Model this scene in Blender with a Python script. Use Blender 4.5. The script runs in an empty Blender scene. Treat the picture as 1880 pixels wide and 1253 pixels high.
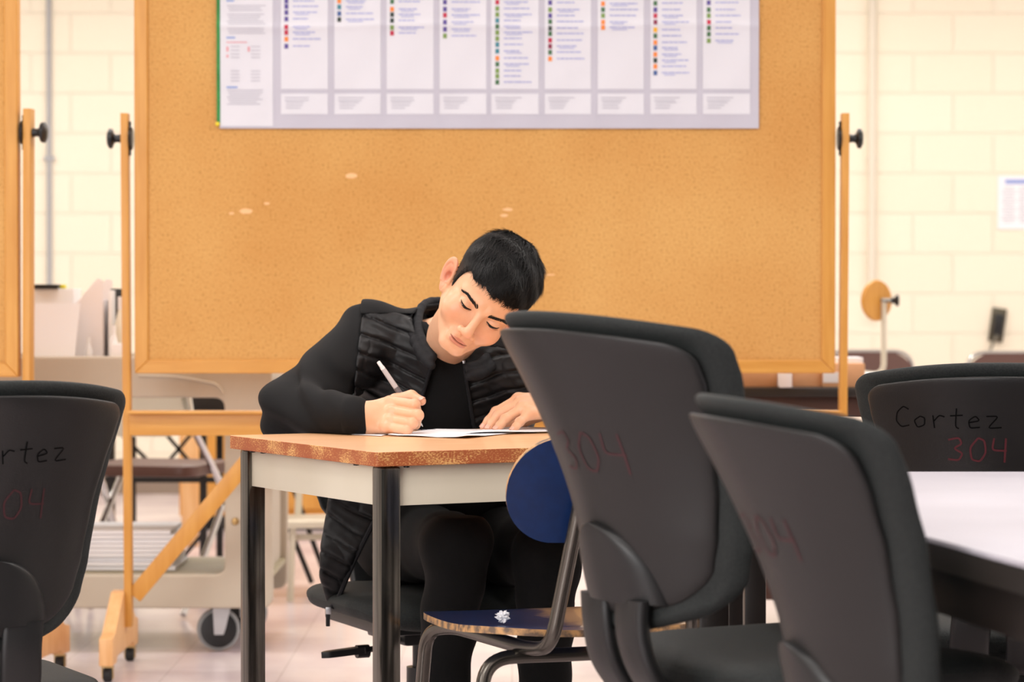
import bpy, bmesh, math, random
import numpy as np
from mathutils import Vector, Matrix, Euler
from mathutils.bvhtree import BVHTree

random.seed(7)
rng = np.random.default_rng(7)
R_ = math.radians
scene = bpy.context.scene

# ---------------------------------------------------------------- camera
CAM_H = 0.998
FPX = 5000.0
PITCH = math.atan(80.5 / FPX)
cam_data = bpy.data.cameras.new('camera')
cam = bpy.data.objects.new('camera', cam_data)
scene.collection.objects.link(cam)
cam.location = (0, 0, CAM_H)
cam.rotation_euler = (math.pi / 2 - PITCH, 0, 0)
cam_data.sensor_width = 36.0
cam_data.lens = FPX / 1880 * 36.0
cam_data.clip_end = 100
cam_data.dof.use_dof = True
cam_data.dof.focus_distance = 4.68
cam_data.dof.aperture_fstop = 6.3
scene.camera = cam

# ---------------------------------------------------------------- world, lamps, exposure
scene.view_settings.view_transform = 'Standard'
scene.view_settings.look = 'None'
scene.view_settings.gamma = 1.0
scene.view_settings.use_curve_mapping = False
scene.view_settings.exposure = 0.0
world = bpy.data.worlds.new('world')
scene.world = world
world.use_nodes = True
world.node_tree.nodes['Background'].inputs[0].default_value = (1.0, 0.985, 0.97, 1)
world.node_tree.nodes['Background'].inputs[1].default_value = 0.20

def area_light(name, loc, rot, sx, sy, power, col=(1, 0.975, 0.945)):
    l = bpy.data.lights.new(name, 'AREA')
    l.shape = 'RECTANGLE'; l.size = sx; l.size_y = sy; l.energy = power; l.color = col
    o = bpy.data.objects.new(name, l)
    o.location = loc; o.rotation_euler = rot
    scene.collection.objects.link(o)
    return o

# ceiling troffers: rows of fluorescent panels
for ly, pw in ((2.2, 22), (4.9, 25), (7.4, 24), (9.8, 33), (12.2, 28)):
    for lx in (-3.2, -0.9, 1.4, 3.7):
        area_light('troffer_light', (lx, ly, 2.96), (0, 0, 0), 1.2, 0.6, pw)
# daylight of the windows in the wall behind the photographer
area_light('window_light', (-3.2, -1.6, 2.0), (R_(72), 0, R_(-30)), 3.2, 1.8, 200, (1.0, 0.98, 0.97))

# ---------------------------------------------------------------- helpers
def P(px, py, Y):
    """world point seen at pixel (px,py) of the 1880x1253 frame, at depth Y"""
    a = PITCH
    dx = px - 940.0; du = 626.5 - py
    d = Vector((dx, FPX * math.cos(a) + du * math.sin(a), -FPX * math.sin(a) + du * math.cos(a)))
    t = Y / d.y
    return Vector((0, 0, CAM_H)) + d * t

def lin(h):
    h = h.lstrip('#'); o = []
    for i in (0, 2, 4):
        c = int(h[i:i+2], 16) / 255
        o.append(c / 12.92 if c <= 0.04045 else ((c + 0.055) / 1.055) ** 2.4)
    return (*o, 1.0)

def link(o, parent=None):
    scene.collection.objects.link(o)
    if parent is not None: o.parent = parent
    return o

def tag(o, label=None, cat=None, group=None, kind=None):
    if label: o['label'] = label
    if cat: o['category'] = cat
    if group: o['group'] = group
    if kind: o['kind'] = kind
    return o

def empty(name, loc, rz=0.0, label=None, cat=None, group=None):
    o = bpy.data.objects.new(name, None)
    o.empty_display_size = 0.1
    o.location = loc; o.rotation_euler = (0, 0, rz)
    link(o); tag(o, label, cat, group)
    return o

def mesh_obj(name, verts, faces, mat, parent=None, smooth=True, auto=None):
    me = bpy.data.meshes.new(name)
    me.from_pydata([tuple(map(float, v)) for v in verts], [], [tuple(map(int, f)) for f in faces])
    mats = mat if isinstance(mat, (list, tuple)) else [mat]
    for m in mats: me.materials.append(m)
    if smooth:
        me.polygons.foreach_set('use_smooth', [True] * len(me.polygons))
    me.update()
    o = bpy.data.objects.new(name, me)
    link(o, parent)
    if auto: sharp(o, auto)
    return o

def sharp(o, deg=35):
    bm = bmesh.new(); bm.from_mesh(o.data)
    bm.normal_update()
    for e in bm.edges:
        if len(e.link_faces) == 2:
            e.smooth = e.calc_face_angle(0) < R_(deg)
    bm.to_mesh(o.data); bm.free()

class MB:
    """collects shapes and links them as one mesh object"""
    def __init__(s): s.v = []; s.f = []; s.m = []
    def add(s, v, f, mi=0):
        n = len(s.v); s.v += [Vector(a) for a in v]; s.f += [tuple(i + n for i in q) for q in f]; s.m += [mi] * len(f); return s
    def box(s, c, size, rot=None, bev=0.0, mi=0):
        bm = bmesh.new(); bmesh.ops.create_cube(bm, size=1)
        bmesh.ops.scale(bm, vec=size, verts=bm.verts)
        if bev > 0: bmesh.ops.bevel(bm, geom=bm.edges[:], offset=min(bev, min(size) * .49), segments=2, affect='EDGES', profile=.6)
        if rot is not None:
            M = rot.to_matrix() if isinstance(rot, Euler) else rot
            bmesh.ops.transform(bm, matrix=M.to_4x4(), verts=bm.verts)
        bmesh.ops.translate(bm, vec=c, verts=bm.verts)
        bm.verts.index_update()
        s.add([v.co.copy() for v in bm.verts], [[v.index for v in f.verts] for f in bm.faces], mi); bm.free(); return s
    def bar(s, a, b, w, h, up=(0, 0, 1), bev=0.0, mi=0):
        a = Vector(a); b = Vector(b); z = (b - a); L = z.length; z.normalize()
        x = Vector(up).cross(z)
        if x.length < 1e-4: x = Vector((1, 0, 0)).cross(z)
        x.normalize(); y = z.cross(x)
        M = Matrix((x, y, z)).transposed()
        return s.box((a + b) / 2, (w, h, L), M, bev, mi)
    def tube(s, pts, r, n=12, caps=True, mi=0):
        pts = [Vector(p) for p in pts]; k = len(pts)
        rr = r if isinstance(r, (list, tuple)) else [r] * k
        T = []
        for i in range(k):
            t = pts[min(i+1, k-1)] - pts[max(i-1, 0)]; T.append(t.normalized())
        u = Vector((0, 0, 1)).cross(T[0])
        if u.length < 1e-3: u = Vector((1, 0, 0)).cross(T[0])
        u.normalize(); v = []; f = []
        for i in range(k):
            u = (u - T[i] * u.dot(T[i])).normalized(); w = T[i].cross(u)
            for j in range(n):
                a = 2 * math.pi * j / n
                v.append(pts[i] + (u * math.cos(a) + w * math.sin(a)) * rr[i])
        for i in range(k - 1):
            for j in range(n):
                f.append((i*n+j, i*n+(j+1) % n, (i+1)*n+(j+1) % n, (i+1)*n+j))
        if caps: f.append(tuple(range(n))[::-1]); f.append(tuple((k-1)*n + j for j in range(n)))
        return s.add(v, f, mi)
    def lathe(s, prof, c=(0, 0, 0), axis='z', n=28, mi=0, M=None):
        """prof: list of (r, h) closed by poles or caps"""
        v = []; f = []; k = len(prof)
        for (r, h) in prof:
            for j in range(n):
                a = 2 * math.pi * j / n
                p = Vector((r * math.cos(a), r * math.sin(a), h))
                if axis == 'x': p = Vector((p.z, p.x, p.y))
                elif axis == 'y': p = Vector((p.y, p.z, p.x))
                if M is not None: p = M @ p
                v.append(p + Vector(c))
        for i in range(k - 1):
            for j in range(n):
                f.append((i*n+j, i*n+(j+1) % n, (i+1)*n+(j+1) % n, (i+1)*n+j))
        f.append(tuple(range(n))[::-1]); f.append(tuple((k-1)*n + j for j in range(n)))
        return s.add(v, f, mi)
    def prism(s, poly, t, M=None, c=(0, 0, 0), mi=0, bev=0.0):
        """poly in local xy, extruded along local z by t (centred)"""
        bm = bmesh.new()
        vs = [bm.verts.new((p[0], p[1], -t/2)) for p in poly]
        fc = bm.faces.new(vs)
        ex = bmesh.ops.extrude_face_region(bm, geom=[fc])
        bmesh.ops.translate(bm, vec=(0, 0, t), verts=[g for g in ex['geom'] if isinstance(g, bmesh.types.BMVert)])
        bmesh.ops.recalc_face_normals(bm, faces=bm.faces[:])
        if bev > 0: bmesh.ops.bevel(bm, geom=bm.edges[:], offset=bev, segments=2, affect='EDGES', profile=.6, clamp_overlap=True)
        if M is not None: bmesh.ops.transform(bm, matrix=M.to_4x4(), verts=bm.verts)
        bmesh.ops.translate(bm, vec=c, verts=bm.verts)
        bm.verts.index_update()
        s.add([v.co.copy() for v in bm.verts], [[v.index for v in f.verts] for f in bm.faces], mi); bm.free(); return s
    def build(s, name, mat, parent=None, smooth=True, auto=35):
        o = mesh_obj(name, s.v, s.f, mat, parent, smooth)
        if isinstance(mat, (list, tuple)) and len(mat) > 1:
            o.data.polygons.foreach_set('material_index', s.m)
        bm = bmesh.new(); bm.from_mesh(o.data); bmesh.ops.recalc_face_normals(bm, faces=bm.faces[:]); bm.to_mesh(o.data); bm.free()
        if smooth and auto: sharp(o, auto)
        return o

def bez(pts, n=8, r=None):
    """polyline through pts with rounded corners (radius r)"""
    pts = [Vector(p) for p in pts]; out = [pts[0]]
    for i in range(1, len(pts) - 1):
        a, b, c = pts[i-1], pts[i], pts[i+1]
        rr = min(r, (a-b).length * .49, (c-b).length * .49)
        p0 = b + (a-b).normalized() * rr; p1 = b + (c-b).normalized() * rr
        for k in range(n + 1):
            t = k / n
            out.append(p0 * (1-t)**2 + b * 2*t*(1-t) + p1 * t*t)
    out.append(pts[-1]); return out

def arc_pts(poly, r, n=6):
    """2d polygon with rounded corners"""
    out = []; k = len(poly)
    for i in range(k):
        a = Vector(poly[i-1]); b = Vector(poly[i]); c = Vector(poly[(i+1) % k])
        rr = min(r, (a-b).length * .49, (c-b).length * .49)
        p0 = b + (a-b).normalized() * rr; p1 = b + (c-b).normalized() * rr
        for j in range(n + 1):
            t = j / n; q = p0 * (1-t)**2 + b * 2*t*(1-t) + p1 * t*t
            out.append((q.x, q.y))
    return out

# ---------------------------------------------------------------- materials
def material(name, col, rough=.5, metal=0.0, col2=None, scale=8.0, stretch=(1, 1, 1), thr=(.35, .65), bump=0.0, bscale=None,
             coat=0.0, spec=.5, detail=4.0, sheen=0.0, trans=0.0, coords='Object', sss=0.0):
    m = bpy.data.materials.new(name); m.use_nodes = True
    nt = m.node_tree; N = nt.nodes; L = nt.links; b = N['Principled BSDF']
    b.inputs['Base Color'].default_value = lin(col); b.inputs['Roughness'].default_value = rough
    b.inputs['Metallic'].default_value = metal; b.inputs['Specular IOR Level'].default_value = spec
    b.inputs['Coat Weight'].default_value = coat; b.inputs['Sheen Weight'].default_value = sheen
    b.inputs['Transmission Weight'].default_value = trans
    if sss: b.inputs['Subsurface Weight'].default_value = sss
    if col2 or bump:
        tc = N.new('ShaderNodeTexCoord'); mp = N.new('ShaderNodeMapping')
        mp.inputs['Scale'].default_value = stretch
        L.new(tc.outputs[coords], mp.inputs[0])
        nz = N.new('ShaderNodeTexNoise'); nz.inputs['Scale'].default_value = scale; nz.inputs['Detail'].default_value = detail
        L.new(mp.outputs[0], nz.inputs[0])
        if col2:
            cr = N.new('ShaderNodeValToRGB')
            cr.color_ramp.elements[0].position = thr[0]; cr.color_ramp.elements[0].color = lin(col)
            cr.color_ramp.elements[1].position = thr[1]; cr.color_ramp.elements[1].color = lin(col2)
            L.new(nz.outputs[0], cr.inputs[0]); L.new(cr.outputs[0], b.inputs['Base Color'])
        if bump:
            n2 = nz
            if bscale:
                n2 = N.new('ShaderNodeTexNoise'); n2.inputs['Scale'].default_value = bscale; n2.inputs['Detail'].default_value = 3
                L.new(mp.outputs[0], n2.inputs[0])
            bp = N.new('ShaderNodeBump'); bp.inputs['Strength'].default_value = 1; bp.inputs['Distance'].default_value = bump
            L.new(n2.outputs[0], bp.inputs['Height']); L.new(bp.outputs[0], b.inputs['Normal'])
    return m

M = {}
M['oak'] = material('oak', '#D99E4A', .42, col2='#C98A36', scale=6, stretch=(9, 9, .8), thr=(.3, .75), bump=.0004, coords='Object')
M['oak_h'] = material('oak_horizontal', '#DBA04C', .42, col2='#CB8C38', scale=6, stretch=(.8, 9, 9), thr=(.3, .75), bump=.0004)
M['oak_pale'] = material('oak_pale', '#EBBB83', .45, col2='#DDA468', scale=7, stretch=(9, 4, .9), thr=(.3, .75))
M['black_plastic'] = material('black_plastic', '#101112', .38)
M['shell_plastic'] = material('shell_plastic', '#161616', .42, bump=.00025, scale=420, detail=2)
M['bracket_plastic'] = material('bracket_plastic', '#131415', .42, bump=.0002, scale=420)
M['chair_fabric'] = material('chair_fabric', '#191D1D', .8, col2='#222726', scale=320, thr=(.4, .6), bump=.0006)
M['dark_steel'] = material('dark_steel', '#65615B', .24, metal=.9)
M['gun_steel'] = material('gun_steel', '#6E6A64', .17, metal=.92, col2='#4C4944', scale=5, stretch=(30, 30, 1), bump=.0001)
M['chrome'] = material('chrome', '#D8D8D6', .16, metal=1.0)
M['cream_metal'] = material('cream_metal', '#DBD3BF', .42, col2='#D3CAB4', scale=3)
M['rubber'] = material('rubber', '#1A1A1A', .7)
M['white_paper'] = material('white_paper', '#F1F1F4', .75)
M['cart_grey'] = material('cart_grey', '#C3B8A6', .5, col2='#B9AE9C', scale=2.5)
M['black_steel'] = material('black_steel', '#1B1512', .4, metal=.2)
M['cream_plastic'] = material('cream_plastic', '#EBE4D2', .5)
M['brown_plastic'] = material('brown_plastic', '#5A3A30', .4)
M['white_plastic'] = material('white_plastic', '#F0EDEC', .45)
M['cardboard'] = material('cardboard', '#EAB88C', .8, col2='#E0AC80', scale=5)
M['black_top'] = material('black_laminate', '#26221F', .35)
M['ink_red'] = material('ink_red', '#561822', .6)
M['ink_red_faint'] = material('ink_red_faint', '#3C151B', .5)
M['ink_black'] = material('ink_black', '#0A0A0B', .8, spec=.1)
# ---------------------------------------------------------------- the setting
def wall_material():
    m = bpy.data.materials.new('painted_block_wall'); m.use_nodes = True
    N = m.node_tree.nodes; L = m.node_tree.links; b = N['Principled BSDF']
    b.inputs['Roughness'].default_value = .55
    tc = N.new('ShaderNodeTexCoord'); mp = N.new('ShaderNodeMapping'); mp.inputs['Rotation'].default_value = (R_(90), 0, 0)
    br = N.new('ShaderNodeTexBrick'); br.inputs['Scale'].default_value = 1
    br.inputs['Brick Width'].default_value = .406; br.inputs['Row Height'].default_value = .203
    br.inputs['Mortar Size'].default_value = .006; br.inputs['Mortar Smooth'].default_value = .5
    br.inputs['Color1'].default_value = lin('#F3EAD4'); br.inputs['Color2'].default_value = lin('#F1E7D0'); br.inputs['Mortar'].default_value = lin('#EFE6D0')
    L.new(tc.outputs['Object'], mp.inputs[0]); L.new(mp.outputs[0], br.inputs[0]); L.new(br.outputs[0], b.inputs['Base Color'])
    bp = N.new('ShaderNodeBump'); bp.inputs['Distance'].default_value = .003; bp.invert = True
    L.new(br.outputs['Fac'], bp.inputs['Height']); L.new(bp.outputs[0], b.inputs['Normal'])
    return m

def floor_material():
    m = bpy.data.materials.new('waxed_vinyl_tile'); m.use_nodes = True
    N = m.node_tree.nodes; L = m.node_tree.links; b = N['Principled BSDF']
    b.inputs['Roughness'].default_value = .28; b.inputs['Coat Weight'].default_value = .25; b.inputs['Coat Roughness'].default_value = .15
    tc = N.new('ShaderNodeTexCoord')
    br = N.new('ShaderNodeTexBrick'); br.offset = 0.0; br.inputs['Scale'].default_value = 1
    br.inputs['Brick Width'].default_value = .305; br.inputs['Row Height'].default_value = .305; br.inputs['Mortar Size'].default_value = .0015
    br.inputs['Color1'].default_value = lin('#E4D8D6'); br.inputs['Color2'].default_value = lin('#DCCFCF'); br.inputs['Mortar'].default_value = lin('#B9AAA8')
    nz = N.new('ShaderNodeTexNoise'); nz.inputs['Scale'].default_value = 3.0; nz.inputs['Detail'].default_value = 5
    mp = N.new('ShaderNodeMapping'); mp.inputs['Scale'].default_value = (1.2, .8, 1)
    cr = N.new('ShaderNodeValToRGB'); cr.color_ramp.elements[0].position = .38; cr.color_ramp.elements[1].position = .62
    cr.color_ramp.elements[0].color = lin('#D8CFDA'); cr.color_ramp.elements[1].color = (1, 1, 1, 1)
    mx = N.new('ShaderNodeMix'); mx.data_type = 'RGBA'; mx.blend_type = 'MULTIPLY'; mx.inputs[0].default_value = .7
    L.new(tc.outputs['Object'], br.inputs[0]); L.new(tc.outputs['Object'], mp.inputs[0]); L.new(mp.outputs[0], nz.inputs[0])
    L.new(nz.outputs[0], cr.inputs[0]); L.new(br.outputs[0], mx.inputs[6]); L.new(cr.outputs[0], mx.inputs[7]); L.new(mx.outputs[2], b.inputs['Base Color'])
    return m
M['wall'] = wall_material(); M['floor'] = floor_material()
M['ceiling'] = material('ceiling_tile', '#EDEAE4', .8)
WALL_Y = 13.8
def slab(name, c, size, m):
    o = MB().box(c, size).build(name, m, smooth=False); tag(o, kind='structure'); return o
slab('floor', (0, 5.2, -.05), (12.4, 17.6, .1), M['floor'])
slab('wall_back', (0, WALL_Y + .1, 1.5), (12.4, .2, 3.2), M['wall'])
slab('wall_left', (-6.1, 5.2, 1.5), (.2, 17.6, 3.2), M['ceiling'])
slab('wall_right', (6.1, 5.2, 1.5), (.2, 17.6, 3.2), M['ceiling'])
slab('ceiling', (0, 5.2, 3.1), (12.4, 17.6, .1), M['ceiling'])
b = slab('baseboard_back', (0, WALL_Y - .008, .05), (12.0, .016, .1), material('vinyl_base', '#8C7A6A', .5))

# conduits on the back wall
def conduit(px, lab, col, r, zb):
    p = P(px, 300, WALL_Y - .02)
    mb = MB().tube([(p.x, WALL_Y - r - .002, zb), (p.x, WALL_Y - r - .002, 2.99)], r, 10)
    mb.box((p.x, WALL_Y - .012, 2.6), (.05, .022, .02)); mb.box((p.x, WALL_Y - .012, 1.7), (.05, .022, .02))
    o = mb.build('conduit', material('conduit_paint', col, .5)); tag(o, lab, 'pipe')
conduit(90, 'grey vertical conduit pipe on the cream wall between the two corkboards', '#A9AAAD', .012, .98)
conduit(1601, 'faint cream painted conduit running down the wall right of the corkboard', '#E2DAC8', .02, .9)

# notice on the wall, far right
t = empty('wall_notice', P(1863, 372, WALL_Y - .004), 0, 'white notice sheet with blue heading taped to the right wall', 'paper')
w = 62 / 362; h = 98 / 362
MB().box((0, 0, 0), (w, .003, h)).build('sheet', M['white_paper'], t, smooth=False)
mb = MB(); mb.box((.012, -.0022, h/2 - .03), (w * .72, .001, .022))
mb.build('heading', material('notice_blue', '#8FA0D8', .7), t, smooth=False)
mb = MB()
for k in range(13): mb.box((-.03, -.0022, .075 - k * .0145), (.05 + .012 * ((k * 7) % 3), .001, .0035)); mb.box((.045, -.0022, .075 - k * .0145), (.04 + .01 * ((k * 5) % 3), .001, .0035))
mb.build('text_lines', material('notice_grey', '#A9ABB8', .7), t, smooth=False)

# outlet box with a hanging cord
t = empty('wall_outlet', P(1832, 597, WALL_Y - .02), 0, 'black outlet plate with plug and grey cord on the right wall', 'outlet')
k = 1 / 362
Mr = Euler((0, R_(8), 0))
MB().box((0, .008, 0), (27 * k, .012, 62 * k), Mr, .004).build('cover_plate', material('brass_dark', '#5B5648', .4, metal=.6), t)
MB().box((0, -.012, 0), (17 * k, .035, 40 * k), Mr, .008).build('plug', M['black_plastic'], t)
MB().tube(bez([(-.012, -.03, -.05), (-.03, -.035, -.09), (-.09, -.03, -.25), (-.13, -.02, -.5)], 6, .05), .007, 8).build('cord', material('cord_grey', '#6E6A5E', .6), t)
# ---------------------------------------------------------------- rolling corkboards
def cork_material():
    m = bpy.data.materials.new('cork'); m.use_nodes = True
    N = m.node_tree.nodes; L = m.node_tree.links; b = N['Principled BSDF']; b.inputs['Roughness'].default_value = .8
    b.inputs['Specular IOR Level'].default_value = .2
    tc = N.new('ShaderNodeTexCoord')
    n1 = N.new('ShaderNodeTexNoise'); n1.inputs['Scale'].default_value = 150; n1.inputs['Detail'].default_value = 2
    n2 = N.new('ShaderNodeTexNoise'); n2.inputs['Scale'].default_value = 2.2; n2.inputs['Detail'].default_value = 5
    c1 = N.new('ShaderNodeValToRGB'); e = c1.color_ramp.elements
    e[0].position = .22; e[0].color = lin('#B28749'); e[1].position = .42; e[1].color = lin('#D6A360')
    x = e.new(.75); x.color = lin('#DDAE6C')
    c2 = N.new('ShaderNodeValToRGB'); c2.color_ramp.elements[0].position = .35; c2.color_ramp.elements[0].color = lin('#F1E3D4')
    c2.color_ramp.elements[1].position = .65; c2.color_ramp.elements[1].color = (1, 1, 1, 1)
    mx = N.new('ShaderNodeMix'); mx.data_type = 'RGBA'; mx.blend_type = 'MULTIPLY'; mx.inputs[0].default_value = .8
    for n in (n1, n2): L.new(tc.outputs['Object'], n.inputs[0])
    L.new(n1.outputs[0], c1.inputs[0]); L.new(n2.outputs[0], c2.inputs[0])
    L.new(c1.outputs[0], mx.inputs[6]); L.new(c2.outputs[0], mx.inputs[7]); L.new(mx.outputs[2], b.inputs['Base Color'])
    bp = N.new('ShaderNodeBump'); bp.inputs['Distance'].default_value = .0006; L.new(n1.outputs[0], bp.inputs['Height']); L.new(bp.outputs[0], b.inputs['Normal'])
    return m
M['cork'] = cork_material()
M['scar'] = material('cork_scar', '#F3C48E', .8)

def caster(parent, x, y, r, mat_wheel=None):
    c = empty('caster', (x, y, 0)); c.parent = parent
    MB().lathe([(r*.3, -.011), (r*.85, -.011), (r, -.007), (r, .007), (r*.85, .011), (r*.3, .011)], (0, 0, r), 'x', 20).build('wheel', mat_wheel or M['rubber'], c)
    mb = MB(); mb.box((.014, 0, r*1.25), (.002, r*.7, r*1.6)); mb.box((-.014, 0, r*1.25), (.002, r*.7, r*1.6)); mb.box((0, 0, r*2.08), (.032, r*.9, .004))
    mb.tube([(0, 0, r*2.1), (0, 0, r*2.6)], .005, 8); mb.build('fork', M['brass'], c)
    return c
M['brass'] = material('aged_brass', '#A98A5A', .35, metal=.8)

def corkboard(name, loc, rz, W, z0, z1, tilt, label, knob_side):
    """W outer width of framed board; uprights stand just outside it"""
    t = empty(name, loc, rz, label, 'corkboard')
    fw = .036; fd = .03; zc = (z0 + z1) / 2; H = z1 - z0
    T = Matrix.Rotation(tilt, 3, 'X')
    def at(x, y, z): return T @ Vector((x, y, z)) + Vector((0, 0, zc))
    # framed panel turns about its pivots
    o = MB().box(at(0, 0, 0), (W - fw * 1.2, .014, H - fw * 1.2), T).build('cork_panel', M['cork'], t, smooth=False)
    def frame_piece(a, b, c, d):
        mb = MB()
        pts = [a, b, c, d]
        v = [at(p[0], -fd/2, p[1]) for p in pts] + [at(p[0], fd/2, p[1]) for p in pts]
        f = [(0, 1, 2, 3), (7, 6, 5, 4), (0, 4, 5, 1), (1, 5, 6, 2), (2, 6, 7, 3), (3, 7, 4, 0)]
        mb.add(v, f); return mb
    w2 = W/2; h2 = H/2
    for nm, q, m in (('stile', [(-w2, -h2), (-w2+fw, -h2+fw), (-w2+fw, h2-fw), (-w2, h2)], 'oak'),
                     ('stile', [(w2, -h2), (w2, h2), (w2-fw, h2-fw), (w2-fw, -h2+fw)], 'oak'),
                     ('rail', [(-w2, -h2), (w2, -h2), (w2-fw, -h2+fw), (-w2+fw, -h2+fw)], 'oak_h'),
                     ('rail', [(-w2, h2), (-w2+fw, h2-fw), (w2-fw, h2-fw), (w2, h2)], 'oak_h')):
        o = frame_piece(*q).build(nm, M[m], t, smooth=False)
        md = o.modifiers.new('bevel', 'BEVEL'); md.width = .003; md.segments = 2
    top = 1.487
    for s in (-1, 1):
        ux = s * (W/2 + .025)
        up = MB().bar((ux + s*.001, 0, top), (ux - s*.006, 0, .12), .02, .042, up=(0, 1, 0), bev=.002).build('upright', M['oak'], t)
        # pivot plate and round knob
        mb = MB(); mb.lathe([(.0, -.004), (.03, -.004), (.033, 0), (.03, .004), (.0, .004)], (ux - s*.014, -.0, zc), 'x', 24)
        mb.tube([(ux - s*.014, 0, zc), (ux + s*.03, 0, zc)], .006, 10)
        mb.box((ux - s*.0125, 0, zc + .03), (.004, .02, .03)); mb.box((ux - s*.0125, 0, zc - .03), (.004, .02, .03))
        mb.build('pivot_plate', M['black_steel'], t)
        MB().lathe([(.004, 0), (.012, 0), (.01, .012), (.012, .018), (.026, .024), (.027, .032), (.018, .037), (.0, .038)] if s > 0 else
                   [(.0, -.038), (.018, -.037), (.027, -.032), (.026, -.024), (.012, -.018), (.01, -.012), (.012, 0), (.004, 0)],
                   (ux + s*.011, 0, zc), 'x', 24).build('knob', M['black_plastic'], t)
        # foot: wedge shaped block running front to back
        fx = ux - s*.002
        poly = [(-.24, .045), (-.24, .115), (-.19, .125), (-.03, .215), (.03, .215), (.19, .125), (.24, .115), (.24, .045), (.17, .045), (.15, .06), (-.15, .06), (-.17, .045)]
        Mx = Matrix(((0, 0, 1), (1, 0, 0), (0, 1, 0)))
        MB().prism(poly, .036, Mx, (fx + s*.022, 0, 0), bev=.003).build('foot', M['oak_pale'], t)
        for cy in (-.205, .205): caster(t, fx + s*.022, cy, .019)
        # brace up to the crossbar
        MB().bar((ux - s*.02, 0, .20), (ux - s*.36, 0, .605), .044, .018, up=(0, 1, 0), bev=.002).build('brace', M['oak'], t)
    MB().box((0, -.008, .663), (W + .03, .03, .066), bev=.003).build('crossbar', M['oak_h'], t)
    MB().box((0, -.03, .693), (W + .03, .05, .008), bev=.002).build('tray', M['oak_h'], t)
    return t

BY = 7.25
c = P(890.5, 685, BY)
board = corkboard('corkboard', (c.x, BY, 0), R_(0), 1284 / FPX * BY, P(0, 686, BY - .015).z, 2.045, 0.0,
                  'wide rolling corkboard with oak frame and wall chart, behind the writing person', 1)
# torn scars on the cork
for (px, py, w_, h_) in ((645, 323, 24, 11), (452, 388, 26, 11), (490, 374, 12, 5), (932, 385, 20, 6), (925, 396, 16, 6), (425, 392, 10, 5), (1010, 505, 20, 3)):
    q = P(px, py, BY - .0078)
    n = 14
    v = [(q.x + math.cos(2*math.pi*i/n) * w_/2/690*(.8+.3*random.random()) - c.x, -.0085, q.z + math.sin(2*math.pi*i/n) * h_/2/690*(.8+.3*random.random())) for i in range(n)]
    v2 = [(a[0], -.0065, a[2]) for a in v]
    MB().add(v + v2, [tuple(range(n))] + [(i, (i+1) % n, n+(i+1) % n, n+i) for i in range(n)]).build('torn_patch', M['scar'], board, smooth=False)

# second board at the far left edge, mostly out of the frame
cx = P(38, 300, 7.1).x
W2 = 1.22
b2 = corkboard('corkboard', (cx - W2/2*math.cos(R_(7)), 7.1 + W2/2*math.sin(R_(7)) - .02, 0), R_(-7), W2, P(0, 692, 7.1).z, 2.06, 0.0,
               'second rolling corkboard cut off by the left edge of the photo', 1)

# ---------------------------------------------------------------- chart pinned on the board
def ppt(px, py): # pixel -> poster local x,z  (poster plane at BY-.012)
    q = P(px, py, BY - .012); return q.x - c.x, q.z
def crease(x, z):
    cz = ppt(0, 48)[1]
    d = (z - cz) + .004 * math.sin(x * 9)
    y = -.006 * math.exp(-abs(d) / .012)
    for px in (600, 800, 890, 1090, 1290): y += -.0018 * math.exp(-abs(x - ppt(px, 0)[0]) / .006)
    y += .0012 * math.sin(x * 23 + z * 11) * math.sin(z * 17 + 1.3) + .0010 * math.sin(x * 41 - z * 30)
    return y - .0145
poster = empty('wall_chart', (c.x, BY, 0), 0, 'large white printed chart with coloured dots pinned to the wide corkboard', 'poster')
x0, z1_ = ppt(403, -132); x1, z0_ = ppt(1393, 236)
nx, nz = 160, 80
V = []; F = []
for j in range(nz + 1):
    for i in range(nx + 1):
        x = x0 + (x1 - x0) * i / nx; z = z0_ + (z1_ - z0_) * j / nz
        V.append((x, crease(x, z), z))
for j in range(nz):
    for i in range(nx):
        a = j * (nx+1) + i; F.append((a, a+1, a+nx+2, a+nx+1))
M['chart_grey'] = material('chart_lavender_grey', '#C3C1CE', .55)
M['chart_white'] = material('chart_white', '#DFDFE7', .55)
CH = MB(); CH.add(V, F, 0); CHM = [M['chart_grey']]
def put(mb, m):
    CHM.append(m); CH.add(mb.v, mb.f, len(CHM)-1)
def overlay(rects, eps, nseg=10):
    """rects (px0,py0,px1,py1) draped over the chart surface"""
    mb = MB()
    for (a, b_, c_, d_) in rects:
        xa, zb = ppt(a, d_); xb, za = ppt(c_, b_)
        ni = max(1, int(abs(xb-xa)/.012)); nj = max(1, int(abs(za-zb)/.006))
        v = []; f = []
        for j in range(nj+1):
            for i in range(ni+1):
                x = xa+(xb-xa)*i/ni; z = zb+(za-zb)*j/nj; v.append((x, crease(x, z)-eps, z))
        for j in range(nj):
            for i in range(ni): q = j*(ni+1)+i; f.append((q, q+1, q+ni+2, q+ni+1))
        mb.add(v, f)
    return mb
cols = [(516, 602), (614, 699), (710, 796), (807, 893), (902, 989), (1000, 1085), (1097, 1182), (1194, 1279), (1290, 1377)]
rects = [(405, -130, 501, 232)] + [(a, -122, b_, 164) for a, b_ in cols] + [(a, 172, b_, 210) for a, b_ in cols]
put(overlay(rects, .0012), M['chart_white'])
CP = dict(p='#5B4C96', r='#C02848', o='#F08A3C', t='#3F8696', g='#44704A', k='#2C3A34', l='#7C9A50', b='#46629A', y='#F2B418', d='#8A2B4A')
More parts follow.
